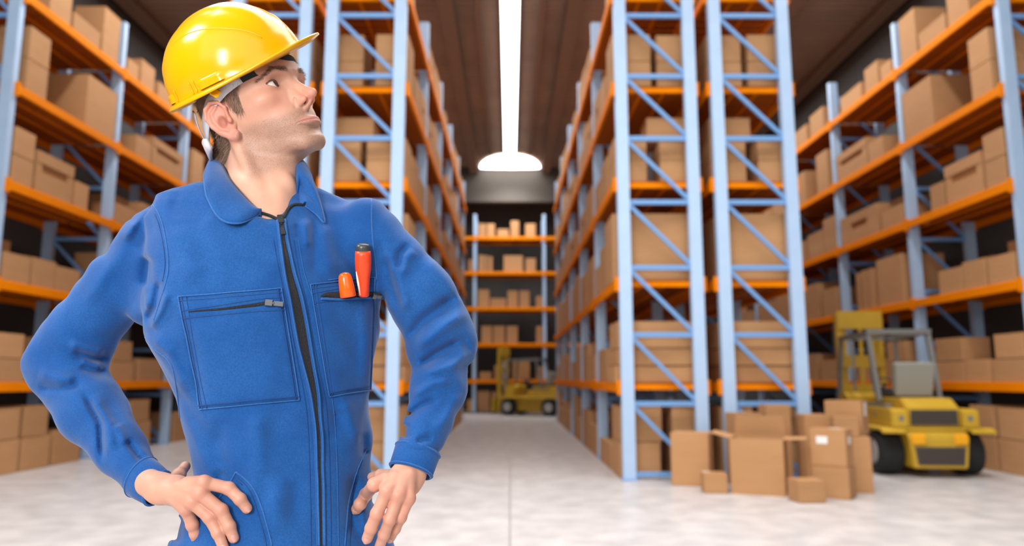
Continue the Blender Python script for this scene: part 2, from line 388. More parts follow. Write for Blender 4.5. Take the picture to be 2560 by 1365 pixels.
# far end rack
far = {5: [(-1.25, -.93, .55), (-.9, -.6, .55), (-.5, -.05, .33), (0.02, .35, .66), (.6, 1.0, .55)],
       4: [(-1.62, -1.4, .5), (-1.22, -1.02, .68), (-1.0, -.86, .66), (-.82, -.68, .62), (-.25, .5, .66), (.6, 1.0, .55)],
       3: [(-1.25, -.8, .7), (-.77, -.15, .36), (-.1, .3, .66), (.36, .75, .66), (1.0, 1.4, .45)],
       2: [(-1.1, -.68, .66), (-.64, -.2, .66), (-.14, .3, .66), (1.0, 1.4, .66)],
       1: [(-1.15, -.7, .3), (-.6, -.1, .55), (.1, .75, .72), (1.0, 1.4, .5)],
       0: [(-1.62, -1.38, .5), (-1.25, -.75, .82), (-.7, -.1, .8), (.1, .6, .7), (.7, 1.3, .8)]}
for lv, its in far.items():
    for k, (xa, xb, h) in enumerate(its):
        rear = {0: 'lowest', 1: 'first shelf', 2: 'second shelf', 3: 'third shelf', 4: 'fourth shelf', 5: 'top shelf'}[lv]
        carton((xa + xb) / 2 * 1.0, BY0 + .35, SHELF[lv] + .001, xb - xa - .01, .6, h, 'plain',
               f'small distant brown box, {ORD[k]} from left on the {rear if lv else "floor"} of far end rack', None)
# ---------------------------------------------------------------- pile of cartons in front of the racks
def lab_patch(o, face, u, v, w, h, W, D, H):
    """white label on the front (-y) or right (+x) or left (-x) face of carton o"""
    bm = new()
    if face == 'front': add_box(bm, u - w / 2, u + w / 2, -D / 2 - .004, -D / 2 - .001, v - h / 2, v + h / 2)
    elif face == 'right': add_box(bm, W / 2 + .001, W / 2 + .004, u - w / 2, u + w / 2, v - h / 2, v + h / 2)
    elif face == 'left': add_box(bm, -W / 2 - .004, -W / 2 - .001, u - w / 2, u + w / 2, v - h / 2, v + h / 2)
    else: add_box(bm, u - w / 2, u + w / 2, v - h / 2, v + h / 2, H + .001, H + .003)
    obj('paper_label', bm, M['label'], o)
def pc(cx, cy, z, w, d, h, rz, label, kind='plain'):
    o = carton(cx, cy, z, w, d, h, kind, label, None, math.radians(rz))
    if kind == 'plain':
        t = link('packing_tape', TAPE, o, (0, 0, h + .0005)); t.scale = (w * .98, 1, 1)
    return o, w, d, h
pc(2.28, 9.36, 0, .46, .42, .63, -22, 'upright brown box at left end of the floor pile')
o = pc(2.36, 8.70, 0, .26, .24, .22, -6, 'small low brown box left of the open box in the pile'); lab_patch(o[0], 'top', -.08, .06, .08, .05, *o[1:])
# open box
W, D, H = .58, .44, .62
ob = thing('open_cardboard_box', 'large open brown box with spread flaps in the middle of the pile', 'box', (2.88, 8.66, 0), math.radians(-25))
bm = new(); t = .008
add_box(bm, -W/2, W/2, -D/2, -D/2 + t, 0, H); add_box(bm, -W/2, W/2, D/2 - t, D/2, 0, H); add_box(bm, -W/2, -W/2 + t, -D/2 + t, D/2 - t, 0, H)
add_box(bm, W/2 - t, W/2, -D/2 + t, D/2 - t, 0, H); add_box(bm, -W/2 + t, W/2 - t, -D/2 + t, D/2 - t, 0, t); obj('body', bm, M['card'], ob)
def flap(hinge, ang, w, length, axis):
    bm = new()
    mt = Matrix.Translation(hinge) @ Matrix.Rotation(axis, 4, 'Z') @ Matrix.Rotation(ang, 4, 'X')
    vs = add_box(bm, -w/2, w/2, 0, length, -t/2, t/2, None)
    for v in vs:
        if v.co.y > length * .5: v.co.x *= .93
        v.co = mt @ v.co
    obj('flap', bm, M['card'], ob)
flap((0, D/2, H), math.radians(96), W, .24, 0)
flap((-W/2, 0, H), math.radians(14), D, .23, PI/2)
flap((W/2, 0, H), math.radians(2), D, .24, -PI/2)
bm = new(); add_box(bm, -W/2 + .012, W/2 - .012, -D/2 + t + .002, -D/2 + 2 * t + .002, H - .24, H - .002); obj('flap', bm, M['card'], ob)
pc(3.31, 9.30, 0, .30, .30, .97, 0, 'tall narrow brown box standing behind the open box')
pc(2.94, 9.34, 0, .36, .3, .87, 10, 'brown box peeping out behind the left flap of the open box')
pc(3.73, 9.15, 0, .32, .30, .86, 0, 'brown box with a bare top at the rear, right of the open box')
pc(3.17, 8.05, 0, .29, .27, .23, 5, 'small brown box at the very front of the pile')
pc(3.60, 8.34, 0, .38, .30, .34, -38, 'brown box carrying the box with white labels')
o = pc(3.59, 8.34, .342, .38, .26, .40, -40, 'brown box with two white labels stacked at front of pile')
lab_patch(o[0], 'front', -.06, .28, .12, .08, *o[1:]); lab_patch(o[0], 'right', .0, .28, .08, .08, *o[1:]); lab_patch(o[0], 'top', .04, .04, .12, .06, *o[1:])
pc(3.99, 8.86, 0, .38, .52, .63, -6, 'large upright brown box at the right end of the pile')
o = pc(4.08, 9.00, .632, .42, .30, .40, -38, 'brown box with side label on top of the right-hand stack'); lab_patch(o[0], 'right', .0, .30, .1, .16, *o[1:])
pc(3.92, 8.72, .632, .28, .18, .23, -10, 'small brown box on the right-hand stack, in front of the labelled one')

# ---------------------------------------------------------------- forklifts
def make_forklift(label, loc, rz):
    """rear at y=0, mast at +y"""
    f = thing('forklift', label, 'forklift', loc, rz)
    # counterweight: tapering rear block
    bm = new()
    add_prism(bm, [(0.0, .12), (.0, .52), (.06, .60), (.55, .60), (.55, .12)], -.38, .38)
    for v in bm.verts:
        if v.co.z < .2: v.co.x *= .90
        if v.co.y < .01 and v.co.z > .5: v.co.x *= 1.04
    bevel(bm, .018, 2); obj('counterweight', bm, M['yellow'], f)
    bm = new(); add_prism(bm, [(-.012, .17), (-.012, .40), (.02, .40), (.02, .17)], -.29, .29)
    for v in bm.verts:
        if v.co.z > .3: v.co.x *= 1.1
    for k in range(7): add_box(bm, -.28, .28, -.02, -.012, .185 + k * .03, .20 + k * .03)
    obj('lower_grille', bm, M['grille'], f)
    # fender deck
    bm = new(); add_box(bm, -.70, .70, .06, 1.95, .60, .645); bevel(bm, .012); obj('deck', bm, M['yellow'], f)
    for s in (-1, 1):
        bm = new(); add_prism(bm, [(-.01, .575), (-.01, .605), (.07, .645), (.07, .605)], *(sorted((s * .42, s * .72)))); obj('fender', bm, M['yellow'], f)
        bm = new(); add_box(bm, s * .27 - .085, s * .27 + .085, -.03, .0, .44, .57); bevel(bm, .01, 2)
        l = obj('rear_light', bm, M['amber'], f); bm = new(); add_box(bm, s * .27 - .085, s * .27 + .085, -.033, -.028, .498, .504); obj('lens_divider', bm, M['yellow'], l)
    # engine hood with grille between two shoulders
    bm = new(); add_prism(bm, [(.10, .645), (.08, .90), (.24, 1.03), (1.0, 1.03), (1.0, .645)], -.34, .34); bevel(bm, .018, 2); obj('hood', bm, M['yellow'], f)
    bm = new(); add_box(bm, -.30, .30, .075, .1, .68, .88)
    for k in range(6): add_box(bm, -.295, .295, .066, .076, .69 + k * .032, .705 + k * .032)
    obj('upper_grille', bm, M['grille'], f)
    for s in (-1, 1):
        bm = new(); add_prism(bm, [(.05, .645), (.05, .86), (.10, .89), (1.1, .89), (1.1, .645)], *(sorted((s * .345, s * .56)))); bevel(bm, .015, 2); obj('shoulder', bm, M['yellow'], f)
        bm = new(); add_lathe(bm, [(.035, 0), (.035, .012)], 16, Matrix.Translation((s * .44, .045, .77)) @ Matrix.Rotation(PI / 2, 4, 'Z')); obj('cap', bm, M['guard'], f)
        for yy in (.5, .8):
            bm = new(); add_lathe(bm, [(.03, 0), (.03, .012)], 14, Matrix.Translation((s * .56 - .006, yy, .80))); obj('cap', bm, M['guard'], f)
    # cab floor, cowl, seat, wheel
    bm = new(); add_box(bm, -.52, .52, 1.0, 1.75, .62, .70); add_prism(bm, [(1.55, .70), (1.50, 1.0), (1.62, 1.08), (1.80, 1.05), (1.85, .64)], -.5, .5); obj('cowl', bm, M['yellow'], f)
    bm = new(); add_prism(bm, [(.52, 1.05), (.44, 1.50), (.54, 1.53), (.64, 1.05)], -.25, .25); bevel(bm, .012, 2)
    for v in bm.verts:
        if v.co.z > 1.3: v.co.x *= 1.08
    st = obj('seat_back', bm, M['seat'], f)
    bm = new(); add_box(bm, -.26, .26, .52, 1.08, 1.03, 1.14); bevel(bm, .03, 2); obj('seat_cushion', bm, M['dark'], f)
    bm = new(); pts = [Vector((.17 * math.cos(a), 0, .17 * math.sin(a))) for a in [2 * PI * k / 24 for k in range(25)]]
    mt = Matrix.Translation((0, 1.32, 1.22)) @ Matrix.Rotation(math.radians(-60), 4, 'X')
    add_tube(bm, [mt @ p for p in pts], .016, 8)
    add_bar(bm, mt @ Vector((-.16, 0, 0)), mt @ Vector((.16, 0, 0)), .03, .02); add_tube(bm, [(0, 1.33, 1.21), (0, 1.56, .98)], .022, 8); obj('steering_wheel', bm, M['dark'], f, True)
    for k in (-.1, 0, .1):
        bm = new(); add_tube(bm, [(.36 + k * .5, 1.5, 1.04), (.36 + k * .5, 1.42, 1.24)], .01, 6); add_tube(bm, [(.36 + k * .5, 1.42, 1.24), (.36 + k * .5, 1.41, 1.28)], .022, 8); obj('lever', bm, M['dark'], f, True)
    # overhead guard
    g = []
    rt = [(s * .43, .86, 1.97) for s in (-1, 1)]; ft = [(s * .43, 1.78, 1.93) for s in (-1, 1)]
    for i, s in enumerate((-1, 1)):
        bm = new(); add_bar(bm, (s * .42, .66, .98), rt[i], .06, .055); obj('guard_post', bm, M['guard'], f)
        bm = new(); add_bar(bm, (s * .47, 1.88, .90), ft[i], .055, .05); obj('guard_post', bm, M['guard'], f)
        bm = new(); add_bar(bm, (s * .43, .84, 1.98), (s * .43, 1.80, 1.94), .06, .06); obj('guard_rail', bm, M['guard'], f)
        bm = new(); add_bar(bm, (s * .42, .40, .92), (s * .42, 1.02, .92), .07, .05); obj('guard_foot', bm, M['guard'], f)
    bm = new(); add_bar(bm, (-.46, .85, 1.985), (.46, .85, 1.985), .07, .07); obj('guard_rail', bm, M['guard'], f)
    bm = new(); add_bar(bm, (-.46, 1.79, 1.945), (.46, 1.79, 1.945), .06, .06); obj('guard_rail', bm, M['guard'], f)
    for k in (-.25, 0, .25):
        bm = new(); add_bar(bm, (k, .86, 1.985), (k, 1.79, 1.945), .03, .03); obj('guard_bar', bm, M['guard'], f)
    # mast
    for s in (-1, 1):
        bm = new(); add_box(bm, s * .33 - .05, s * .33 + .05, 2.05, 2.13, .10, 2.40); add_box(bm, s * .24 - .035, s * .24 + .035, 2.10, 2.19, .12, 2.36); obj('mast_rail', bm, M['yellow'], f)
        bm = new(); add_tube(bm, [(s * .15, 2.04, .15), (s * .15, 2.04, 1.9)], .03, 10); obj('hydraulic_cylinder', bm, M['guard'], f, True)
    for z0, z1 in ((2.12, 2.42), (1.48, 1.68), (1.05, 1.2)):
        bm = new(); add_box(bm, -.36, .36, 2.02, 2.06, z0, z1); obj('mast_crossplate', bm, M['yellow'], f)
    bm = new(); add_box(bm, -.03, .03, 2.03, 2.06, 1.2, 2.15); obj('mast_centre_bar', bm, M['yellow'], f)
    # fork carriage
    bm = new(); add_box(bm, -.52, .52, 2.20, 2.27, .12, .24); add_box(bm, -.52, .52, 2.20, 2.27, .48, .60); add_box(bm, -.52, -.44, 2.20, 2.27, .24, .48); add_box(bm, .44, .52, 2.20, 2.27, .24, .48)
    for k in range(3): add_box(bm, -.22 + k * .18, -.14 + k * .18, 2.20, 2.27, .24, .48)
    obj('carriage', bm, M['yellow'], f)
    for s in (-1, 1):
        bm = new(); add_box(bm, s * .3 - .06, s * .3 + .06, 2.27, 2.32, .06, .58); add_box(bm, s * .3 - .06, s * .3 + .06, 2.27, 3.25, .04, .08); obj('fork', bm, M['chrome'], f)
    # chassis and wheels
    bm = new(); add_box(bm, -.40, .40, .5, 2.02, .16, .62); obj('chassis', bm, M['yellow'], f)
    def wheel(x, y, r, w):
        bm = new(); s = 1 if x > 0 else -1
        prof = [(r * .55, -w / 2), (r * .80, -w / 2 + .0), (r * .93, -w / 2 + .02), (r, -w / 2 + .07), (r, w / 2 - .07), (r * .93, w / 2 - .02), (r * .80, w / 2), (r * .55, w / 2)]
        add_lathe(bm, prof, 36); wh = obj('wheel', bm, M['tyre'], f, True); wh.location = (x, y, r)
        bm = new(); add_lathe(bm, [(r * .16, s * (w / 2 + .01)), (r * .40, s * (w / 2 + .012)), (r * .52, s * (w / 2 - .005)), (r * .56, s * (w / 2 + .012)), (r * .58, s * (w / 2 - .02))] , 24)
        hb = obj('hub', bm, M['hub'], wh)
        bm = new(); add_tube(bm, [(-s * (abs(x) - .3), 0, 0), (0, 0, 0)], .05, 8); obj('axle', bm, M['dark'], wh)
    for s in (-1, 1): wheel(s * .52, .40, .30, .32); wheel(s * .52, 1.78, .30, .28)
    for ch in f.children:
        if ch.name.startswith('wheel'): ch.location.y *= 1.15
        else:
            for v in ch.data.vertices: v.co.y = v.co.y * 1.2 if v.co.y > 0 else v.co.y
            for c2 in ch.children:
                if c2.type == 'MESH' and c2.data.users == 1: pass
    return f
make_forklift('yellow forklift parked near the right wall, seen from behind', (5.67, 9.84, 0), math.radians(-5))
make_forklift('yellow forklift far away at the aisle end, seen from its side', (2.02, 25.9, 0), math.radians(64))
# ---------------------------------------------------------------- the worker: field modelling tools
def smin(a, b, k):
    h = np.maximum(k - np.abs(a - b), 0) / k
    return np.minimum(a, b) - h * h * k * .25
def smax(a, b, k): return -smin(-a, -b, k)
def ell(p, c, r, rot=None):
    q = p - np.array(c, dtype=p.dtype)
    if rot is not None: q = q @ np.array(rot, dtype=p.dtype)
    r = np.array(r, dtype=p.dtype); k0 = np.linalg.norm(q / r, axis=1); k1 = np.linalg.norm(q / (r * r), axis=1) + 1e-9
    return k0 * (k0 - 1) / k1
def cone(p, a, b, ra, rb):
    a = np.array(a, dtype=p.dtype); b = np.array(b, dtype=p.dtype); ab = b - a
    t = np.clip(((p - a) @ ab) / (ab @ ab), 0, 1)
    return np.linalg.norm(p - a - t[:, None] * ab, axis=1) - (ra + (rb - ra) * t)
def chain(p, pts, rs, k=4):
    d = None
    for i in range(len(pts) - 1):
        e = cone(p, pts[i], pts[i + 1], rs[i], rs[i + 1]); d = e if d is None else smin(d, e, k)
    return d
def rotx(a): c, s = math.cos(a), math.sin(a); return [[1, 0, 0], [0, c, -s], [0, s, c]]
def roty(a): c, s = math.cos(a), math.sin(a); return [[c, 0, s], [0, 1, 0], [-s, 0, c]]
def rotz(a): c, s = math.cos(a), math.sin(a); return [[c, -s, 0], [s, c, 0], [0, 0, 1]]

def surface(fn, lo, hi, h, st=4, lip=1.6):
    """surface nets over a narrow band; returns verts, quads"""
    lo = np.array(lo, float); n = (np.ceil((np.array(hi) - lo) / (h * st)).astype(int)) * st + 1
    cn = (n - 1) // st + 1
    ax = [lo[i] + h * st * np.arange(cn[i]) for i in range(3)]
    G = np.stack(np.meshgrid(*ax, indexing='ij'), -1).reshape(-1, 3).astype(np.float32)
    Dc = fn(G).reshape(cn).astype(np.float32)
    D = np.repeat(np.repeat(np.repeat(Dc, st, 0), st, 1), st, 2)[st // 2:st // 2 + n[0], st // 2:st // 2 + n[1], st // 2:st // 2 + n[2]]
    if D.shape != tuple(n):
        D = np.pad(D, [(0, n[i] - D.shape[i]) for i in range(3)], mode='edge')
    D = np.ascontiguousarray(D)
    idx = np.nonzero(np.abs(D) < h * st * lip)
    P = np.stack([lo[i] + h * idx[i] for i in range(3)], -1).astype(np.float32)
    out = np.empty(len(P), np.float32); B = 400000
    for s in range(0, len(P), B): out[s:s + B] = fn(P[s:s + B])
    D[idx] = out
    S = D < 0
    # cells with sign change
    c = S[:-1, :-1, :-1]; anyc = np.zeros(c.shape, bool)
    corners = [(i, j, k) for i in (0, 1) for j in (0, 1) for k in (0, 1)]
    sl = lambda A, o: A[o[0]:A.shape[0] - 1 + o[0], o[1]:A.shape[1] - 1 + o[1], o[2]:A.shape[2] - 1 + o[2]]
    for o in corners: anyc |= (sl(S, o) != c)
    ci = np.nonzero(anyc); N = len(ci[0]); vid = np.full(c.shape, -1, np.int32); vid[ci] = np.arange(N)
    acc = np.zeros((N, 3)); cnt = np.zeros(N)
    cv = {o: sl(D, o)[ci] for o in corners}
    for a in corners:
        for d in range(3):
            if a[d] == 0:
                b = list(a); b[d] = 1; b = tuple(b); va, vb = cv[a], cv[b]; m = (va < 0) != (vb < 0)
                t = np.where(m, va / np.where(m, va - vb, 1), 0)
                for e in range(3): acc[:, e] += np.where(m, a[e] + (t if e == d else 0), 0)
                cnt += m
    V = (np.stack(ci, -1) + acc / cnt[:, None]) * h + lo
    Q = []
    for d in range(3):
        e1, e2 = [(1, 2), (2, 0), (0, 1)][d]
        A = np.take(S, range(0, S.shape[d] - 1), d); Bv = np.take(S, range(1, S.shape[d]), d)
        ch = np.nonzero(A != Bv); I = np.stack(ch, -1)
        ok = (I[:, e1] > 0) & (I[:, e2] > 0) & (I[:, e1] < S.shape[e1] - 1) & (I[:, e2] < S.shape[e2] - 1); I = I[ok]
        f = A[tuple(I.T)]
        def at(a, b):
            J = I.copy(); J[:, e1] -= a; J[:, e2] -= b; return vid[tuple(J.T)]
        q = np.stack([at(1, 1), at(0, 1), at(0, 0), at(1, 0)], -1); q[~f] = q[~f][:, ::-1]; Q.append(q)
    Q = np.concatenate(Q); Q = Q[(Q >= 0).all(1)]
    return V, Q
def mesh_np(name, V, Q, mats, cols=None):
    me = bpy.data.meshes.new(name); me.vertices.add(len(V)); me.vertices.foreach_set('co', np.asarray(V, np.float32).ravel())
    me.loops.add(Q.size); me.polygons.add(len(Q)); me.loops.foreach_set('vertex_index', Q.ravel().astype(np.int32))
    me.polygons.foreach_set('loop_start', np.arange(0, Q.size, 4, dtype=np.int32)); me.polygons.foreach_set('use_smooth', np.ones(len(Q), bool))
    me.update(calc_edges=True); me.validate()
    for k in mats: me.materials.append(k)
    if cols is not None:
        a = me.color_attributes.new('Col', 'FLOAT_COLOR', 'POINT'); c4 = np.ones((len(V), 4), np.float32); c4[:, :cols.shape[1]] = cols; a.data.foreach_set('color', c4.ravel())
    return me
def join_np(parts):
    Vs, Qs, n = [], [], 0
    for V, Q in parts: Vs.append(V); Qs.append(Q + n); n += len(V)
    return np.concatenate(Vs), np.concatenate(Qs)

ct, sn = math.cos(PITCH), math.sin(PITCH); cyw, syw = math.cos(YAW), math.sin(YAW)
def ray(px, py):
    u = (px - 1280) / F_PX; v = (682.5 - py) / F_PX; y = ct - v * sn; z = sn + v * ct
    return Vector((u * cyw + y * syw, -u * syw + y * cyw, z))
def PT(px, py, Y):
    r = ray(px, py); t = Y / r.y; return Vector((r.x * t, Y, r.z * t + CAM_H))
def pix(P):
    x = P[:, 0] * cyw - P[:, 1] * syw; y = P[:, 0] * syw + P[:, 1] * cyw; z = P[:, 2] - CAM_H
    d = y * ct + z * sn; v = -y * sn + z * ct
    return 1280 + F_PX * x / d, 682.5 - F_PX * v / d
def seg2(px, py, pts):
    """distance and run fraction of image-measured points to a seam or fold line"""
    best = np.full(px.shape, 1e9, np.float32); tt = np.zeros(px.shape, np.float32)
    L = [math.dist(pts[i], pts[i + 1]) for i in range(len(pts) - 1)]; T = sum(L); s = 0
    for i in range(len(pts) - 1):
        ax, ay = pts[i]; bx, by = pts[i + 1]; dx, dy = bx - ax, by - ay
        t = np.clip(((px - ax) * dx + (py - ay) * dy) / (dx * dx + dy * dy), 0, 1)
        d = np.hypot(px - ax - t * dx, py - ay - t * dy); m = d < best
        best[m] = d[m]; tt[m] = ((s + t * L[i]) / T)[m]; s += L[i]
    return best, tt

# ---------------------------------------------------------------- coverall
BYAW = math.radians(26); BC = 1.215
lat = np.array([math.cos(BYAW), math.sin(BYAW), 0]); fwd = np.array([math.sin(BYAW), -math.cos(BYAW), 0])
SL = [(1420, 395, 975, .135), (1365, 402, 965, .135), (1290, 430, 930, .128), (1200, 462, 926, .118), (1100, 447, 926, .112), (1000, 421, 918, .116), (900, 384, 926, .124),
      (850, 360, 936, .128), (760, 345, 944, .132), (650, 352, 940, .128), (560, 362, 932, .112), (505, 376, 925, .092), (480, 390, 912, .080), (464, 418, 892, .074), (450, 456, 862, .070),
      (438, 492, 828, .066), (426, 518, 800, .062), (412, 542, 780, .056), (400, 558, 765, .045)]
sz, scx, sa, sb = [], [], [], []
for py, xl, xr, b in SL:
    a1 = PT(xl, py, BC - .045 - .15 * b); a2 = PT(xr, py, BC + .02); a1.z = PT(650, py, BC - .1).z; hw = (a2.x - a1.x) / 2 * .985
    a = math.sqrt(max(hw * hw - (b * math.sin(BYAW)) ** 2, 1e-4)) / math.cos(BYAW)
    sz.append(a1.z); scx.append((a1.x + a2.x) / 2); sa.append(a); sb.append(b)
order = np.argsort(sz); sz, scx, sa, sb = [np.array(v)[order] for v in (sz, scx, sa, sb)]
def torso(p, inset=0.0):
    z = p[:, 2]; cx = np.interp(z, sz, scx); a = np.interp(z, sz, sa) - inset; b = np.interp(z, sz, sb) - inset
    u = (p[:, 0] - cx) * lat[0] + (p[:, 1] - BC) * lat[1]; w = (p[:, 0] - cx) * fwd[0] + (p[:, 1] - BC) * fwd[1]
    k = (np.abs(u / a) ** 2.25 + np.abs(w / b) ** 2.25) ** (1 / 2.25)
    d = (k - 1) * np.minimum(a, b)
    top = z - (sz[-1] - .005); bot = (sz[0] + .01) - z
    return smax(smax(d, top, .02), bot, .01)
def limb(pts):
    out = []
    for px, py, Y, r in pts: out.append((PT(px, py, Y), r * Y / F_PX * .97 - .004))
    return out
ARM_R = limb([(408, 578, 1.215, 80), (302, 712, 1.225, 86), (192, 850, 1.235, 90), (160, 908, 1.235, 90), (232, 1030, 1.20, 82), (300, 1120, 1.165, 64), (348, 1186, 1.133, 52)])
ARM_L = limb([(912, 568, 1.215, 84), (985, 660, 1.22, 86), (1052, 745, 1.22, 88), (1106, 856, 1.225, 92), (1098, 965, 1.19, 72), (1066, 1068, 1.155, 62), (1046, 1120, 1.132, 57)])
def arm(p, A, s=1.0): return chain(p, [a for a, r in A], [r * s for a, r in A], .016)
# cloth folds: (points, width px, height m)  positive = raised roll, negative = crease
FOLDS = [
 ([(180, 876), (232, 896), (272, 902)], 10, -.004), ([(170, 862), (215, 872), (262, 884)], 10, .005), ([(200, 912), (266, 936)], 10, -.003),
 ([(200, 900), (258, 918)], 8, .004), ([(95, 968), (150, 975), (205, 955)], 9, -.003), ([(95, 930), (150, 945), (190, 950)], 11, .003), ([(211, 987), (250, 1057), (255, 1149)], 6, -.005), ([(232, 985), (272, 1060), (278, 1130)], 12, .004),
 ([(316, 1097), (345, 1140), (365, 1158)], 6, -.004), ([(290, 1060), (315, 1110)], 10, .003),
 ([(400, 700), (390, 760), (368, 810)], 9, -.003), ([(420, 730), (400, 780), (375, 820)], 8, .003), ([(372, 640), (360, 720)], 12, -.003), ([(215, 760), (290, 640), (340, 560)], 16, .003),
 ([(365, 840), (420, 880), (470, 980)], 14, .003), ([(345, 520), (330, 560), (310, 600)], 12, .003),
 ([(1048, 916), (1095, 884), (1152, 850)], 9, -.007), ([(1055, 935), (1128, 915), (1180, 878)], 10, .005), ([(1022, 850), (1060, 800), (1141, 740)], 12, -.006), ([(1040, 870), (1110, 815), (1165, 780)], 13, .006),
 ([(1014, 1046), (1050, 1018), (1090, 996)], 8, -.004), ([(1030, 990), (1080, 958), (1130, 950)], 10, .004), ([(994, 680), (1001, 635), (1021, 611)], 8, -.004), ([(1008, 690), (1016, 645), (1036, 625)], 9, .003),
 ([(962, 640), (975, 700), (1000, 770)], 10, -.005), ([(985, 650), (1000, 720), (1020, 780)], 12, .004), ([(948, 600), (955, 700), (965, 760)], 9, -.003), ([(1090, 1080), (1120, 1040), (1150, 980)], 12, .003),
 ([(1010, 1060), (1016, 1100)], 8, -.004), ([(1060, 640), (1110, 700), (1160, 780)], 20, .003), ([(1150, 840), (1170, 870), (1165, 930)], 10, -.003), ([(1040, 1105), (1080, 1090)], 7, -.003),
 ([(782, 545), (788, 620), (784, 690)], 10, -.002), ([(765, 545), (768, 620)], 9, .003), ([(806, 560), (818, 640), (830, 690)], 14, .002), ([(740, 560), (745, 600)], 7, -.002),
 ([(640, 1030), (650, 1110), (645, 1200)], 20, .003), ([(560, 1040), (545, 1120), (550, 1180)], 18, -.002), ([(860, 1000), (880, 1060), (900, 1110)], 14, .003), ([(840, 1020), (835, 1100)], 14, -.002),
 ([(470, 800), (490, 900), (505, 1010)], 10, -.002), ([(905, 760), (915, 850), (910, 960)], 14, .003), ([(420, 500), (470, 520), (520, 560)], 22, -.002), ([(450, 560), (470, 660), (500, 700)], 26, .002),
 ([(700, 1180), (690, 1260), (700, 1340)], 22, .003), ([(740, 1200), (735, 1300)], 16, -.002), ([(890, 1180), (880, 1260), (885, 1340)], 12, -.004), ([(905, 1230), (915, 1330)], 12, .004), ([(450, 1290), (440, 1360)], 10, -.004),
 ([(560, 1180), (540, 1200)], 12, -.002), ([(905, 1080), (912, 1140)], 10, -.003), ([(320, 560), (350, 520), (380, 500)], 8, -.003), ([(250, 650), (300, 620), (345, 590)], 18, -.002)]
FS = 2.3
def folds(p):
    px, py = pix(p); d = np.zeros(len(p), np.float32); front = np.clip((BC + .045 - p[:, 1]) / .03, 0, 1)
    for pts, w, amp in FOLDS:
        w = w * 1.3
        x0 = min(a[0] for a in pts) - 3 * w; x1 = max(a[0] for a in pts) + 3 * w; y0 = min(a[1] for a in pts) - 3 * w; y1 = max(a[1] for a in pts) + 3 * w
        m = (px > x0) & (px < x1) & (py > y0) & (py < y1)
        if not m.any(): continue
        r, t = seg2(px[m], py[m], pts)
        d[m] += FS * amp * np.exp(-(r / w) ** 2) * np.clip(np.minimum(t, 1 - t) * 5 + .15, 0, 1)
    d *= front
    q = p * 1.0
    s1 = np.sin(q[:, 0] * 41 + 2 * np.sin(q[:, 2] * 23 + q[:, 1] * 19)); s2 = np.sin(q[:, 2] * 57 + 2.3 * np.sin(q[:, 0] * 31 + 1.7 * q[:, 1] * 11)); s3 = np.sin((q[:, 0] + q[:, 2]) * 88 + 2 * np.sin(q[:, 1] * 60))
    return d + .0017 * s1 * s2 + .0006 * s3
GU = [PT(390, 650, BC), PT(378, 772, BC - .01), PT(925, 620, BC), PT(938, 700, BC)]
NECK0 = PT(650, 470, 1.225); NECKV = PT(700, 548, 1.098)
def coverall(p, detail=True):
    d = torso(p)
    rr = arm(p, ARM_R); ll = arm(p, ARM_L)
    d = smin(d, rr, .022); d = smin(d, ll, .022)
    d = smin(d, cone(p, GU[0], GU[1], .054, .030), .03); d = smin(d, cone(p, GU[2], GU[3], .045, .018), .03)
    # neck opening: hollow around the neck and down to the zip
    hole = smin(cone(p, NECK0 - Vector((0, 0, .02)), NECK0 + Vector((-.02, 0, .12)), .062, .08), cone(p, NECK0 + Vector((.012, -.06, -.01)), NECKV + Vector((0, -.012, .008)), .052, .012), .02)
    d = smax(d, -hole, .012)
    if detail: d = d - folds(p)
    return d
lo = (min(ARM_R[2][0].x, ARM_R[3][0].x) - .08, .97, sz[0] - .01); hi = (ARM_L[3][0].x + .09, 1.40, sz[-1] + .03)
cv = surface(coverall, lo, hi, .0026, 4, 2.2)
# trouser legs down to the floor
HZ = sz[0]; hx = float(np.interp(HZ, sz, scx)); HC = np.array([hx, BC, 0])
def jt(u, w, z): q = HC + lat * u + fwd * w; return (q[0], q[1], z)
def legs(p):
    d = None
    for s in (-1, 1):
        e = chain(p, [jt(s * .08, 0, HZ - .04), jt(s * .095, .01, .86), jt(s * .125, .02, .52), jt(s * .135, -.01, .12)], [.105, .105, .085, .082], .02)
        d = e if d is None else smin(d, e, .02)
    d = smin(d, ell(p, jt(0, 0, HZ - .01), (.155, .125, .10), rotz(BYAW)), .03)
    d = smax(d, .075 - p[:, 2], .006); d = smax(d, p[:, 2] - HZ - .015, .004)
    return d - .002 * np.sin(p[:, 2] * 60 + 3 * np.sin(p[:, 0] * 30))
lg = surface(legs, (hx - .34, BC - .26, .05), (hx + .34, BC + .28, HZ + .04), .007, 3, 2.2)
CV, CQ = join_np([cv, lg])

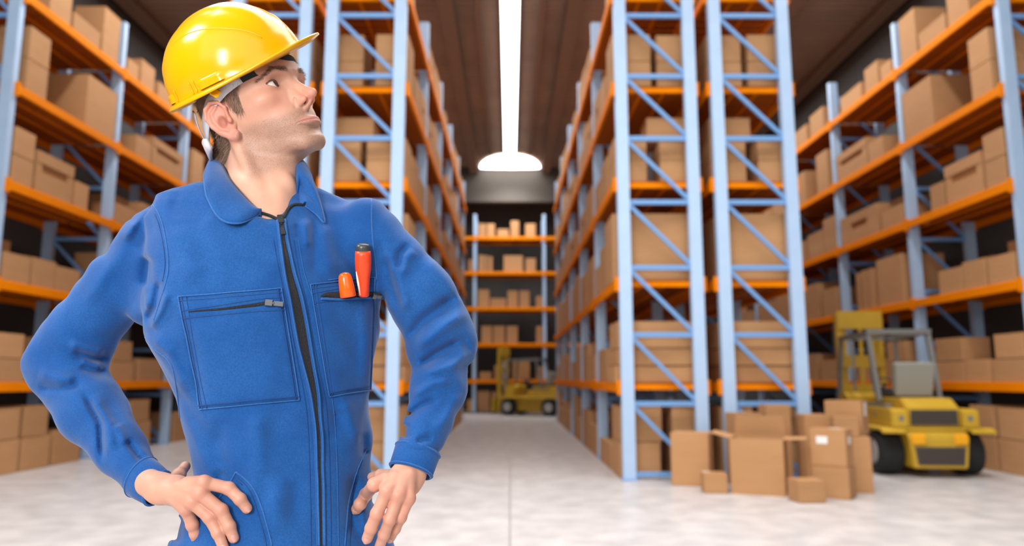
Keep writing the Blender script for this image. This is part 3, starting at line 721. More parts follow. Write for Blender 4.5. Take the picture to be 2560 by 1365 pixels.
def cloth_mat(name, c1, c2, c3):
    m = bpy.data.materials.new(name); m.use_nodes = True; nt = m.node_tree; N = nt.nodes; p = N['Principled BSDF']; L = nt.links.new
    tc = N.new('ShaderNodeTexCoord'); n1 = N.new('ShaderNodeTexNoise'); n1.inputs['Scale'].default_value = 9; n1.inputs['Detail'].default_value = 8; n1.inputs['Roughness'].default_value = .65
    r1 = N.new('ShaderNodeMapRange'); r1.inputs[1].default_value = .38; r1.inputs[2].default_value = .66
    x = N.new('ShaderNodeMix'); x.data_type = 'RGBA'; x.inputs[6].default_value = c1; x.inputs[7].default_value = c2
    n2 = N.new('ShaderNodeTexNoise'); n2.inputs['Scale'].default_value = 420; n2.inputs['Detail'].default_value = 3
    r2 = N.new('ShaderNodeMapRange'); r2.inputs[1].default_value = .35; r2.inputs[2].default_value = .65; r2.inputs[4].default_value = .45
    x2 = N.new('ShaderNodeMix'); x2.data_type = 'RGBA'; x2.inputs[7].default_value = c3
    b = N.new('ShaderNodeBump'); b.inputs['Strength'].default_value = .25; b.inputs['Distance'].default_value = .0006
    L(tc.outputs['Object'], n1.inputs[0]); L(tc.outputs['Object'], n2.inputs[0]); L(n1.outputs[0], r1.inputs[0]); L(r1.outputs[0], x.inputs[0]); L(n2.outputs[0], r2.inputs[0]); L(r2.outputs[0], x2.inputs[0])
    L(x.outputs[2], x2.inputs[6]); L(x2.outputs[2], p.inputs['Base Color']); L(n2.outputs[0], b.inputs['Height']); L(b.outputs[0], p.inputs['Normal'])
    p.inputs['Roughness'].default_value = .9; p.inputs['Specular IOR Level'].default_value = .2; p.inputs['Sheen Weight'].default_value = .18; p.inputs['Sheen Roughness'].default_value = .5
    return m
M['blue'] = cloth_mat('blue_work_cotton', rgb(20, 76, 140), rgb(34, 90, 154), rgb(14, 60, 120))
M['blue2'] = cloth_mat('blue_cotton_seam_edge', rgb(38, 94, 160), rgb(50, 106, 170), rgb(26, 74, 136))
M['thread'] = mat('dark_blue_stitching', rgb(20, 60, 118), .8)
M['zip'] = mat('black_zip_tape', rgb(30, 30, 34), .55, bump=(900, .6))
M['zipmetal'] = mat('gunmetal_zip_slider', rgb(104, 106, 110), .35, metal=.8)

# ---------------------------------------------------------------- the worker's object
wk = thing('person', 'worker in blue coverall and hard hat, hands on hips, looking up to the right', 'person', (hx, BC, 0))
def wchild(name, me, parent=None):
    o = bpy.data.objects.new(name, me); C.objects.link(o); o.parent = parent or wk
    if not parent: o.matrix_parent_inverse = Matrix.Translation(wk.location).inverted()
    return o
def wobj(name, bm, m, parent=None, smooth=True): return wchild(name, mesh_of(name, bm, m, smooth), parent)
cme = mesh_np('coverall', CV, CQ, [M['blue']]); cov = wchild('coverall', cme)
bvh = BVHTree.FromPolygons([Vector(v) for v in cv[0]], [tuple(q) for q in cv[1]])
ORI = Vector((0, 0, CAM_H))
def hit(px, py, off=0.0):
    h = bvh.ray_cast(ORI, ray(px, py).normalized())
    if h[0] is None: return None
    n = h[1]
    if n.dot(ray(px, py)) > 0: n = -n
    return h[0] + n * off, n
def dens(pts, step=7):
    out = [pts[0]]
    # Catmull-Rom through the points
    P = [pts[0]] + list(pts) + [pts[-1]]
    for i in range(1, len(P) - 2):
        k = max(2, int(math.dist(P[i], P[i + 1]) / step))
        for j in range(1, k + 1):
            t = j / k; f = lambda a, b, c, d: .5 * (2 * b + (c - a) * t + (2 * a - 5 * b + 4 * c - d) * t * t + (3 * b - a - 3 * c + d) * t ** 3)
            out.append(tuple(f(P[i - 1][q], P[i][q], P[i + 1][q], P[i + 2][q]) for q in range(len(P[i]))))
    return out
def line3(pts, off, step=7):
    L = [hit(x, y, off) for x, y in dens(pts, step)]; L = [l[0] for l in L if l]
    for _ in range(2): L = [L[0]] + [(L[i - 1] + L[i] * 2 + L[i + 1]) / 4 for i in range(1, len(L) - 1)] + [L[-1]] if len(L) > 2 else L
    return L
def seam(name, pts, r=.0012, off=.0004, m='blue2', step=7, parent=None):
    L = line3(pts, off, step)
    if len(L) < 3: return
    bm = new(); add_tube(bm, L, r, 6); return wobj(name, bm, M[m], parent or cov)
def grid_patch(name, fnpx, nu, nv, off, m, parent=None, edge=.0):
    bm = new(); V = []
    for i in range(nu + 1):
        row = []
        for j in range(nv + 1):
            h = hit(*fnpx(i / nu, j / nv))
            if h is None: row.append(None); continue
            e = min(i, nu - i, j, nv - j); row.append(bm.verts.new(h[0] + h[1] * (off if e > 0 else edge)))
        V.append(row)
    for i in range(nu):
        for j in range(nv):
            q = (V[i][j], V[i + 1][j], V[i + 1][j + 1], V[i][j + 1])
            if all(q): bm.faces.new(q)
    return wobj(name, bm, M[m], parent or cov)
def bil(c):
    def f(u, v): return tuple((1 - u) * (1 - v) * c[0][k] + u * (1 - v) * c[1][k] + u * v * c[2][k] + (1 - u) * v * c[3][k] for k in (0, 1))
    return f
# chest pockets
def pocket(c, band, rows):
    p = grid_patch('chest_pocket', bil(c), 26, 26, .0030, 'blue', edge=-.0005)
    f = bil(c)
    for e in ([f(0, 0), f(.5, 0), f(1, 0)], [f(0, 0), f(0, .5), f(0, 1)], [f(1, 0), f(1, .5), f(1, 1)], [f(0, 1), f(.5, 1), f(1, 1)]): seam('pocket_edge', e, .0011, .0022, parent=p)
    i = .035
    for e in ([f(i, 0), f(i, .5), f(i, 1)], [f(1 - i, 0), f(1 - i, .5), f(1 - i, 1)], [f(0, 1 - i * .9), f(1, 1 - i * .9)], [f(0, .04), f(1, .04)], [f(0, band), f(1, band)], [f(i * 2.2, 0), f(i * 2.2, .5), f(i * 2.2, 1)]):
        seam('stitching', e, .0005, .0032, 'thread', parent=p)
    return p
pkt_a = pocket([(447, 742), (703, 721), (748, 1000), (501, 1023)], .19, 4)
pkt_b = pocket([(775, 712), (938, 692), (924, 975), (822, 992)], .17, 4)
def zipline(name, pts, w0, off):
    """black tape with a toothed ridge"""
    D = dens(pts, 5); bm = new(); A, B = [], []
    n = len(D)
    for k, (x, y) in enumerate(D):
        t = k / (n - 1); w = w0(t) if callable(w0) else w0
        a = D[max(k - 1, 0)]; b = D[min(k + 1, n - 1)]; dx, dy = b[0] - a[0], b[1] - a[1]; L = math.hypot(dx, dy) or 1
        nx, ny = -dy / L, dx / L; row = []
        for s in (-1, -.35, 0, .35, 1):
            h = hit(x + nx * w * s, y + ny * w * s)
            if h is None: row = None; break
            row.append(bm.verts.new(h[0] + h[1] * (off + (.0016 if abs(s) < .5 else 0))))
        A.append(row)
    for r0, r1 in zip(A, A[1:]):
        if r0 and r1:
            for q in range(4): bm.faces.new((r0[q], r0[q + 1], r1[q + 1], r1[q]))
    return wobj(name, bm, M['zip'], cov)
def slider(pts, off, w, parent):
    L = line3(pts, off, 4); bm = new()
    a, b = L[0], L[-1]; n = hit(*pts[0])[1]; add_bar(bm, a, a + (b - a) * .42, w * 1.25, .006, n); add_bar(bm, a + (b - a) * .45, b, w, .002, n)
    add_bar(bm, a + (b - a) * .36, a + (b - a) * .5, w * .5, .005, n); bevel(bm, .0007)
    return wobj('zip_slider', bm, M['zipmetal'], parent, False)
z1 = zipline('pocket_zip', [(474, 780), (560, 772), (640, 763), (672, 757)], lambda t: 1.5 + 3.5 * t, .0034)
slider([(662, 758), (706, 760)], .007, .0075, z1)
seam('stitching', [(456, 778), (560, 762), (640, 750), (700, 745)], .0005, .0034, 'thread'); seam('stitching', [(462, 797), (560, 787), (708, 775)], .0005, .0034, 'thread')
z2 = zipline('pocket_zip', [(800, 744), (815, 738), (850, 740), (900, 737), (938, 730), (950, 735)], lambda t: 2.5 + 8 * math.sin(PI * min(1, t * 1.1)) ** 1 , .0036)  # black lens shape painted in for the shade of the open pocket
slider([(932, 733), (964, 742)], .007, .0075, z2)
seam('stitching', [(780, 735), (850, 722), (936, 712)], .0005, .0034, 'thread')
seam('pocket_lip', [(800, 748), (850, 750), (900, 746), (940, 737)], .0022, .005, 'blue2', parent=pkt_b)
# main zip with its two fly edges
ZL = [(703, 552), (708, 600), (722, 680), (741, 760), (757, 850), (772, 925), (788, 1010), (796, 1110), (800, 1240), (802, 1364)]
zw = lambda t: float(np.interp(t, [0, .06, .2, .3, .42, .5, .6, 1], [5, 6, 11, 14, 12, 8, 5, 4]))
zipline('main_zip', ZL, zw, .0022)
n = len(ZL)
def offs(k):
    out = []
    for i, (x, y) in enumerate(ZL): t = (y - 552) / 812; out.append((x + k * (zw(t) + 2.5), y))
    return out
seam('fly_edge', offs(-1), .0032, .0012, 'blue'); seam('fly_edge', offs(1), .0034, .0014, 'blue'); seam('fly_piping', offs(-1), .0011, .0040); seam('fly_piping', offs(1.1), .0011, .0042)
seam('fly_edge', [(x + 38 + 6 * (y > 700), y) for x, y in ZL[1:]], .0007, .0004); seam('stitching', [(x + 26, y) for x, y in ZL[1:]], .0005, .0005, 'thread'); seam('stitching', [(x - 24, y) for x, y in ZL[1:]], .0005, .0005, 'thread')
bmz = slider([(700, 546), (707, 590)], .006, .007, None); bmz.data.materials.clear(); bmz.data.materials.append(M['zip'])
# long seams
for e in ([(372, 496), (400, 540), (415, 600), (421, 660), (415, 705), (385, 800)], [(928, 480), (929, 540), (932, 600), (938, 650), (942, 700)],
          [(352, 828), (385, 870), (425, 905), (440, 960), (452, 1060)], [(590, 1180), (630, 1215), (655, 1270), (672, 1330), (680, 1364)], [(590, 1180), (572, 1212), (545, 1250)],
          [(916, 1124), (893, 1175), (872, 1250), (866, 1310), (862, 1364)], [(436, 1290), (428, 1364)], [(820, 700), (850, 697)]):
    seam('cloth_seam', e)
for e in ([(592, 1192), (622, 1222), (643, 1275), (660, 1335), (666, 1364)], [(906, 1150), (886, 1210), (878, 1280), (874, 1364)], [(586, 1196), (606, 1212)], [(365, 500), (392, 545), (407, 603), (413, 660), (407, 703)]):
    seam('stitching', e, .0006, .0004, 'thread')
# cuffs: open tubes with thickness
def cuff(a, b, ra, rb, tw):
    a, b = Vector(a), Vector(b); d = (b - a).normalized(); s = d.cross(Vector((0, 1, 0))).normalized(); u = d.cross(s); bm = new(); rings = []
    for t, k in ((0, 1.0), (.03, 1.035), (.5, 1.03), (.97, 1.035), (1, 1.01), (1, .93), (.55, .9)):
        r = ra + (rb - ra) * t; c = a + (b - a) * t
        rings.append([bm.verts.new(c + (s * math.cos(q) + u * math.sin(q) * tw) * r * k) for q in [2 * PI * i / 40 for i in range(40)]])
    for r0, r1 in zip(rings, rings[1:]):
        for i in range(40): bm.faces.new((r0[i], r0[(i + 1) % 40], r1[(i + 1) % 40], r1[i]))
    cf = wobj('cuff', bm, M['blue'], cov)
    for t in (.08, .93):
        r = (ra + (rb - ra) * t) * 1.04; c = a + (b - a) * t; bm = new()
        add_tube(bm, [c + (s * math.cos(q) + u * math.sin(q) * tw) * r for q in [2 * PI * i / 40 for i in range(41)]], .0010, 6, False); wobj('cuff_stitching', bm, M['blue2'], cf)
def rpx(r, Y): return r * Y / F_PX
CR0, CR1 = PT(350, 1190, 1.13), PT(397, 1223, 1.112); cuff(CR0, CR1, rpx(50, 1.13), rpx(43, 1.11), .8)
CL0, CL1 = PT(1046, 1122, 1.13), PT(1026, 1180, 1.112); cuff(CL0, CL1, rpx(55, 1.13), rpx(53, 1.11), .75)
# collar: a stand folded over into two pointed leaves, thick cloth
def collar_sheet(inner, outer, th=.0022):
    bm = new(); nI = 44; top = []
    def cr(pts, t):
        k = t * (len(pts) - 1); i = min(int(k), len(pts) - 2); f = k - i; P = [pts[max(i - 1, 0)], pts[i], pts[i + 1], pts[min(i + 2, len(pts) - 1)]]
        return Vector([.5 * (2 * P[1][q] + (P[2][q] - P[0][q]) * f + (2 * P[0][q] - 5 * P[1][q] + 4 * P[2][q] - P[3][q]) * f * f + (3 * P[1][q] - P[0][q] - 3 * P[2][q] + P[3][q]) * f ** 3) for q in range(3)])
    rows = []
    for i in range(nI + 1):
        t = i / nI; a = cr(inner, t); b = cr(outer, t); row = []
        for j in range(9):
            s = j / 8; p = a.lerp(b, s); out = (p - Vector((NECK0.x, NECK0.y, p.z))).normalized()
            p = p + (out * .5 + Vector((0, 0, 1)) * .5) * .012 * math.sin(PI * min(1, s * 1.0)) ** .8 * (1 - .4 * s)
            row.append(p)
        stand = a + Vector((0, 0, -.028)) - (a - Vector((NECK0.x, NECK0.y, a.z))).normalized() * .003
        rows.append([stand] + row)
    vs = [[bm.verts.new(p) for p in r] for r in rows]
    for r0, r1 in zip(vs, vs[1:]):
        for j in range(len(r0) - 1): bm.faces.new((r0[j], r0[j + 1], r1[j + 1], r1[j]))
    bmesh.ops.recalc_face_normals(bm, faces=list(bm.faces))
    o = wobj('collar', bm, M['blue'], cov); md = o.modifiers.new('thickness', 'SOLIDIFY'); md.thickness = th; md.offset = 0
    bm = new(); add_tube(bm, [r[-1] for r in rows], .0016, 6); wobj('collar_edge', bm, M['blue2'], o)
    return o
# ---------------------------------------------------------------- body: head, neck, hands, hidden trunk and arms in one mesh
HR = np.array([[-0.47098001, 0.77142176, -0.42788586], [-0.83085222, -0.55090356, -0.07867568], [-0.29641597, 0.31845524, 0.90040204]])
HR = np.array(Matrix.Rotation(math.radians(4.5), 3, 'Z')) @ HR
HT = np.array([-0.4270, 1.21089449, 1.73979969])
def loc(p): return (p - HT.astype(p.dtype)) @ HR.astype(p.dtype) * 1000
def wor(v): return Vector(HR @ (np.array(v) / 1000) + HT)
HS = [(-97, 22, 24, 54, 40), (-90, 34, 24, 62, 50), (-80, 43, 20, 71, 58), (-66, 50, 15, 77, 55), (-50, 56, 12, 82, 60), (-30, 61, 10, 82, 66), (-10, 65, 8, 81, 80), (8, 67, 6, 82, 92), (25, 68, 4, 86, 100), (42, 70, 2, 94, 98), (60, 72, 0, 94, 97), (80, 70, 0, 88, 90)]
HSz = np.array([h[0] for h in HS], float); HSv = np.array([h[1:] for h in HS], float)
NB = loc(np.array([list(PT(668, 560, 1.20))]))[0]; NJ = loc(np.array([list(PT(692, 556, 1.142))]))[0]; NBK = loc(np.array([list(PT(600, 470, 1.27))]))[0]
def warp(q):
    q = q * 1.0; m = q[:, 2] < -20; q[:, 2] = np.where(m, -20 + (q[:, 2] + 20) * 1.09, q[:, 2]); q[:, 1] += np.clip(-q[:, 2] - 25, 0, 70) * .05 * (q[:, 1] > 30); return q
def head(q):
    qn = q; q = warp(q)
    x, y, z = q[:, 0], q[:, 1], q[:, 2]; ax = np.abs(x); qs = np.stack([ax, y, z], 1)
    w = np.interp(z, HSz, HSv[:, 0]); yc = np.interp(z, HSz, HSv[:, 1]); rf = np.interp(z, HSz, HSv[:, 2]); rb = np.interp(z, HSz, HSv[:, 3])
    yy = y - yc; ry = np.where(yy > 0, rf, rb * .9)
    k = ((ax / w) ** 2.35 + (np.abs(yy) / ry) ** 2.35) ** (1 / 2.35)
    face = (k - 1) * np.minimum(w, 60) * .9
    face = smax(face, -92 - z, 14); face = smax(face, z - 72, 10)
    d = smin(ell(q, (0, 0, 50), (75, 96, 79)), face, 14)
    d = smin(d, ell(qs, (47, 50, 4), (18, 24, 13)), 16)                       # cheekbone
    d = smin(d, cone(qs, (50, 4, -54), (18, 76, -86), 9, 11), 12)             # jaw line
    d = smin(d, ell(q, (0, 78, -84), (21, 15, 14)), 12)                       # chin
    d = smin(d, ell(qs, (24, 84, 40), (24, 11, 7), rotz(-.32)), 9)            # brow ridge
    # orbit, lids
    d = smax(d, -ell(qs, (31, 92, 24), (17, 17, 12)), 10)
    d = smin(d, ell(qs, (33, 67.5, 24), (15.5, 14.2, 13.5)), 4)
    op = np.abs(z - 24.5 - (ax - 33) * .08) - 5.1 * (1 - ((ax - 33) / 15) ** 2)
    cut = np.maximum(np.maximum(op, 60 - y), np.abs(ax - 33) - 15)
    d = smax(d, -cut, 1.6)
    d = smin(d, cone(qs, (20, 77.5, 31.5), (46, 71, 30.5), 1.9, 1.7), 3.5)    # lid fold
    d = smin(d, cone(qs, (20, 75.5, 16.5), (44, 69.5, 17.5), 1.6, 1.6), 4)    # lower lid
    # nose
    nose = cone(q, (0, 86, 31), (0, 109, -3), 6.2, 7); nose = smin(nose, ell(q, (0, 114, -10), (8.6, 11, 8.6)), 7)
    nose = smin(nose, cone(qs, (3, 82, 22), (9, 92, -8), 9, 10), 9)
    nose = smin(nose, ell(qs, (10.8, 98, -15), (5.8, 11.5, 7)), 4)
    nose = smin(nose, cone(q, (0, 108, -18), (0, 97, -25), 4, 5), 4)
    d = smin(d, nose, 7)
    d = smax(d, -ell(qs, (6.6, 104.5, -21), (2.8, 7.5, 4.2), rotz(.3)), 2)
    d = smax(d, -cone(qs, (17.5, 93, -9), (20.5, 90, -22), 1.2, 1.2), 4)      # alar crease
    # mouth
    cy = 98.6 - (ax / 29.0) ** 2 * 14
    up = np.sqrt(((y - cy + .9) / 5.2) ** 2 + ((z + 47.6 + 2.4 * (ax / 29) ** 2) / (3.8 * np.clip(1.06 - (ax / 30) ** 2, .2, 1))) ** 2) - 1
    d = smin(d, np.maximum(up * 4, ax - 29), 6)
    lw = np.sqrt(((y - cy + 1.4) / 5.8) ** 2 + ((z + 55.8 - 1.8 * (ax / 27) ** 2) / (5.0 * np.clip(1.04 - (ax / 28) ** 2, .2, 1))) ** 2) - 1
    d = smin(d, np.maximum(lw * 4.5, ax - 27), 5)
    ml = chain(qs, [(0, 105.5, -51.5), (12, 103, -51.2), (22, 97.5, -51.8), (31, 88, -52.6)], [1.0, 1.0, 1.2, 1.9], 1); d = smax(d, -ml, 2.4)
    d = smax(d, -cone(q, (0, 102, -30), (0, 106, -40), 1.6, 1.8), 4)          # philtrum
    d = smax(d, -ell(q, (0, 104, -68), (17, 9, 5)), 9)
    # ear
    er = smin(ell(qs, (77.0, -13, 9), (6.5, 21, 33), rotz(.52)), ell(qs, (75, -3, -24), (3.6, 8, 9), rotz(.35)), 5)
    rim = chain(qs, [(77, 1, 7), (79, 4, 20), (82, -2, 32), (86, -14, 37), (89, -26, 31), (90, -32, 17), (87, -29, 1), (82, -20, -14), (78, -10, -26), (76, -2, -31), (75, 2, -25)], [2.6, 2.8, 3, 3.1, 3.1, 3, 2.9, 3, 4, 4.4, 3.4], 3)
    anti = chain(qs, [(83, -10, 27), (87, -20, 20), (86.5, -22, 8), (83, -17, -7), (80, -8, -15)], [2.2, 2.6, 3, 2.9, 2.6], 3)
    er = smin(er, rim, 3); er = smin(er, anti, 3)
    er = smin(er, ell(qs, (78.5, 2.5, -1), (3.8, 3.8, 6)), 4)
    er = smax(er, -ell(qs, (85, -9.0, 1), (9.5, 7.2, 10.5)), 2.5)
    er = smax(er, -chain(qs, [(88.5, -5, 29), (92, -19, 28.5), (94, -27, 15), (91, -24, -2)], [2.0, 2.1, 2.1, 1.8], 2), 2)
    d = smin(d, er, 4)
    # neck with its muscles and the throat
    q = qn
    nk = cone(q, (0, -22, -20), tuple(NB), 54, 58); nk = smin(nk, cone(q, (0, -45, 0), tuple(NBK), 46, 56), 20)
    nk = smin(nk, cone(q, (0, 18, -62), tuple(NJ), 30, 16), 22)
    nk = smin(nk, cone(q, (62, -16, -30), tuple(NJ + np.array([6, -4, 0])), 10, 8), 12); nk = smin(nk, cone(q, (-62, -16, -30), tuple(NJ - np.array([12, 4, 0])), 10, 8), 12)
    th = np.array((0, 34, -78)) * .45 + NJ * .55; nk = smin(nk, ell(q, tuple(th + np.array([0, 12, 6])), (9, 9, 14)), 12)
    d = smin(d, nk, 16)
    return d
def bodyfield(p):
    d = head(loc(p)) / 1000
    return smin(d, torso(p, .010), .02)
def headonly(p):
    d = bodyfield(p); return smax(d, (HT[2] - .285) - p[:, 2], .004)
hp = surface(headonly, (HT[0] - .19, HT[1] - .17, HT[2] - .30), (HT[0] + .19, HT[1] + .17, HT[2] + .17), .0015, 4, 2.2)
def trunk(p):
    d = torso(p, .024); d = smin(d, arm(p, ARM_R, .58), .02); d = smin(d, arm(p, ARM_L, .58), .02)
    for s in (-1, 1): d = smin(d, chain(p, [jt(s * .05, 0, HZ + .03), jt(s * .08, .01, .90), jt(s * .125, .02, .52), jt(s * .135, -.01, .12)], [.06, .07, .06, .05], .02), .02)
    return smax(d, p[:, 2] - (HT[2] - .26), .01)
tp = surface(trunk, (lo[0], BC - .2, .06), (hi[0], BC + .2, HT[2] - .2), .009, 3, 2.2)
# hands
def hp3(x, y, Y, off): 
    h = hit(x, y)
    if h is not None and Y is None: return h[0] + (ORI - h[0]).normalized() * off
    return PT(x, y, Y)
def finger(pts):
    """pts: (px, py, radius px, depth or None=resting on the cloth, gap)"""
    P, R = [], []
    for x, y, r, Y, g in pts:
        q = hp3(x, y, Y, r * 1.1 / F_PX * .82 + g); P.append(q); R.append(r * q.y / F_PX)
    return P, R
HANDS = {
 'right': dict(wr=(CR0.lerp(CR1, .55), PT(402, 1222, 1.105)), f=[
    [(470, 1208, 17, 1.085, 0), (510, 1206, 17, 1.070, 0), (572, 1221, 16, None, .006), (600, 1248, 14.5, None, .004), (617, 1271, 13, None, 0)],
    [(452, 1216, 18, 1.088, 0), (500, 1233, 18, 1.068, 0), (553, 1276, 16.5, None, .008), (573, 1316, 15, None, .004), (584, 1345, 13, None, 0)],
    [(440, 1228, 17, 1.090, 0), (480, 1254, 17.5, 1.070, 0), (524, 1293, 16, None, .010), (545, 1332, 14.5, None, .004), (560, 1372, 12.5, None, 0)],
    [(430, 1240, 16, 1.094, 0), (466, 1272, 16.5, 1.076, 0), (481, 1312, 15, 1.085, 0), (488, 1334, 13, 1.09, 0), (491, 1352, 11.5, 1.095, 0)],
    [(425, 1205, 17, 1.115, 0), (448, 1186, 15, 1.14, 0), (463, 1166, 13, 1.165, 0)]],
    palm=[(404, 1222, 36, 1.108), (440, 1226, 36, 1.098), (476, 1236, 28, 1.09)], dirs=((386, 1188), (374, 1248))),
 'left': dict(wr=(CL0.lerp(CL1, .55), PT(1022, 1184, 1.105)), f=[
    [(962, 1198, 16, 1.09, 0), (936, 1212, 17, 1.078, 0), (915, 1236, 16, None, .006), (900, 1260, 15, None, .004), (892, 1272, 14, None, 0)],
    [(985, 1195, 17, 1.088, 0), (968, 1228, 17.5, 1.068, 0), (942, 1284, 16, 1.066, 0), (928, 1320, 15, 1.072, 0), (918, 1346, 13.5, 1.078, 0)],
    [(1004, 1200, 17, 1.09, 0), (996, 1238, 17, 1.070, 0), (975, 1298, 15.5, 1.068, 0), (960, 1336, 14, 1.076, 0), (948, 1368, 12.5, 1.084, 0)],
    [(1022, 1204, 16, 1.094, 0), (1022, 1246, 16, 1.078, 0), (1002, 1294, 14.5, 1.078, 0), (988, 1322, 13, 1.088, 0), (976, 1346, 11.5, 1.096, 0)],
    [(978, 1190, 16, 1.11, 0), (952, 1188, 14, 1.14, 0), (930, 1192, 12, 1.16, 0)]],
    palm=[(1024, 1186, 42, 1.108), (1010, 1204, 43, 1.10), (996, 1224, 34, 1.092)], dirs=((975, 1160), (1072, 1200)))}
hand_parts = []; nails = []
for side, Hd in HANDS.items():
    fs = [finger(f) for f in Hd['f']]
    pal = [(PT(x, y, Y), r * Y / F_PX) for x, y, r, Y in Hd['palm']]
    vdir = (ORI - pal[1][0]).normalized()
    wr0, wr1 = Hd['wr']
    def hand(p, fs=fs, pal=pal, vdir=vdir, wr0=wr0, wr1=wr1):
        # palm: a flattened slab facing the camera
        c = np.array(pal[1][0], dtype=p.dtype); v = np.array(vdir, dtype=p.dtype); t = (p - c) @ v; pf = p + (t * .95)[:, None] * v
        d = None
        for i in range(len(pal) - 1):
            e = cone(pf, pal[i][0], pal[i + 1][0], pal[i][1] * .93, pal[i + 1][1] * .93); d = e if d is None else smin(d, e, .008)
        d = smin(d, cone(pf, wr0, wr1, .020, .020), .012)
        for k, (P, R) in enumerate(fs):
            e = cone(p, P[0], P[1], R[0], R[1]); e = smin(e, cone(p, P[1], P[2], R[1] * .90, R[2] * .93), .005)
            for i in range(2, len(P) - 1): e = smin(e, cone(p, P[i], P[i + 1], R[i] * .93, R[i + 1] * .96), .003)
            for i in range(1, len(P) - 1): e = smin(e, np.linalg.norm(p - np.array(P[i], dtype=p.dtype) - v * R[i] * .12, axis=1) - R[i] * (.86 if i == 1 else .87), .004)
            fs_d = e if k == 0 else np.minimum(fs_d, smin(fs_d, e, .0022))
            # extensor tendon over the back of the hand
            if k < 4: d = smin(d, cone(p, np.array(pal[0][0]) + v * .012, np.array(P[1]) + v * .004, .005, .006), .010)
        return smin(d, fs_d, .006)
    allp = np.array([list(q) for P, R in fs for q in P] + [list(wr0), list(wr1)]); h_ = surface(hand, allp.min(0) - .03, allp.max(0) + .03, .0013, 4, 2.4)
    hand_parts.append(h_)
    for P, R in fs[:4]:
        tip = P[-1]; dr = (P[-1] - P[-2]).normalized(); nails.append((tip - dr * R[-1] * .05, dr, vdir, R[-1]))
HV, HQ = join_np([hp, tp] + hand_parts)
# skin colour zones with shade of the ear hollow and mouth line painted in
Lq = warp(loc(HV)); ax = np.abs(Lq[:, 0]); ly, lz = Lq[:, 1], Lq[:, 2]
nh = len(hp[0]); isH = np.arange(len(HV)) < nh
def g(x, c, w): return np.exp(-((x - c) / w) ** 2)
def sst(x, a, b): t = np.clip((x - a) / (b - a), 0, 1); return t * t * (3 - 2 * t)
base = np.array([lin(v) for v in (204, 155, 131)]); col = np.tile(base, (len(HV), 1))
def mixc(m, c, amt=1.0):
    c = np.array([lin(v) for v in c]); mm = np.clip(m * amt, 0, 1)[:, None]; col[:] = col * (1 - mm) + c * mm
mixc(isH * g(ax, 44, 20) * g(lz, -4, 22) * (ly > 20), (208, 132, 112), .5)
mixc(isH * sst(lz, 40, 55) * (ly > 40), (192, 124, 94), .3)  # upper forehead toned a little darker and browner
mixc(isH * g(lz, -14, 12) * sst(ly, 92, 106), (208, 124, 108), .5)
mixc(isH * (ax > 72) * sst(-np.abs(lz), -45, -35), (208, 124, 106), .5)
beard = isH * sst(-lz, 12, 34) * sst(-(ly + 0 * lz), -200, -100) * sst(ly, -14, 6) * sst(lz, -125, -104) * (1 - g(ax, 0, 60) * g(lz, -10, 14)); beard *= 1 - .9 * g(ax, 40, 16) * g(lz, -22, 12) * (ly > 50)
beard = np.maximum(beard, isH * sst(ly, 88, 93) * g(lz, -36, 8) * (ax < 30))
rr = np.random.RandomState(3).rand(len(HV))
mixc(beard, (158, 124, 106), .55)
lipm = isH * (ax < 29) * (ly > 84) * np.clip(1.2 - (np.abs(lz + 51.5 - .5) / (8.0 * np.clip(1.02 - (ax / 30) ** 2, .05, 1))) ** 4, 0, 1) * (1 - np.clip((ax / 29) ** 6, 0, 1)); mixc(isH * g(lz, 1, 9) * g(ly, -9, 7) * (ax > 70), (150, 78, 66), .7)  # ear hollow painted darker, its shade put into the colour
mixc(lipm, (208, 134, 122), .75)
mixc(isH * (ax < 24) * (ly > 80) * g(lz, -51.5, 1.1), (150, 80, 72), .7)  # dark line between the lips, crease shade put into the colour
def hairmask(y, z, a):
    hl = np.interp(y, [-110, -60, -42, -28, -24, -5, 8, 12, 26, 32, 48, 70], [-52, -50, -44, -30, 26, 36, 30, 2, 0, 26, 46, 66])
    return sst(z - hl, -3, 4) * (a > 20)
hm = isH * hairmask(ly, lz, ax) * (Lq[:, 2] > -70) * (ax < 79)
mixc(hm, (96, 74, 62), .8)
bz = 41 + 5 * np.clip((ax - 12) / 26, 0, 1) - 13 * np.clip((ax - 34) / 22, 0, 1) ** 1.3
brow = isH * g(lz - bz, 0, 4.6 - 2.2 * np.clip((ax - 20) / 36, 0, 1)) * sst(ax, 9, 15) * (1 - sst(ax, 54, 61)) * (ly > 55); mixc(brow, (140, 100, 82), .6)
mixc(isH * g(ax, 33, 17) * g(lz, 24, 12) * (ly > 58), (180, 118, 100), .5)  # eye sockets toned darker and redder
hand_n = ~isH & (HV[:, 2] < 1.25) & (HV[:, 1] < 1.18)
mixc(hand_n * 1.0, (198, 146, 124), .8)
for P_, d_, v_, R_ in []: pass
kn = np.zeros(len(HV))
for side, Hd in HANDS.items():
    for f in Hd['f'][:4]:
        P, R = finger(f)
        for i, am in ((1, .9), (2, .7), (3, .4), (4, .4)): kn = np.maximum(kn, am * np.exp(-(np.linalg.norm(HV - np.array(P[i]), axis=1) / (R[i] * 1.35)) ** 2))
mixc(kn * (~isH), (198, 112, 96), .5)

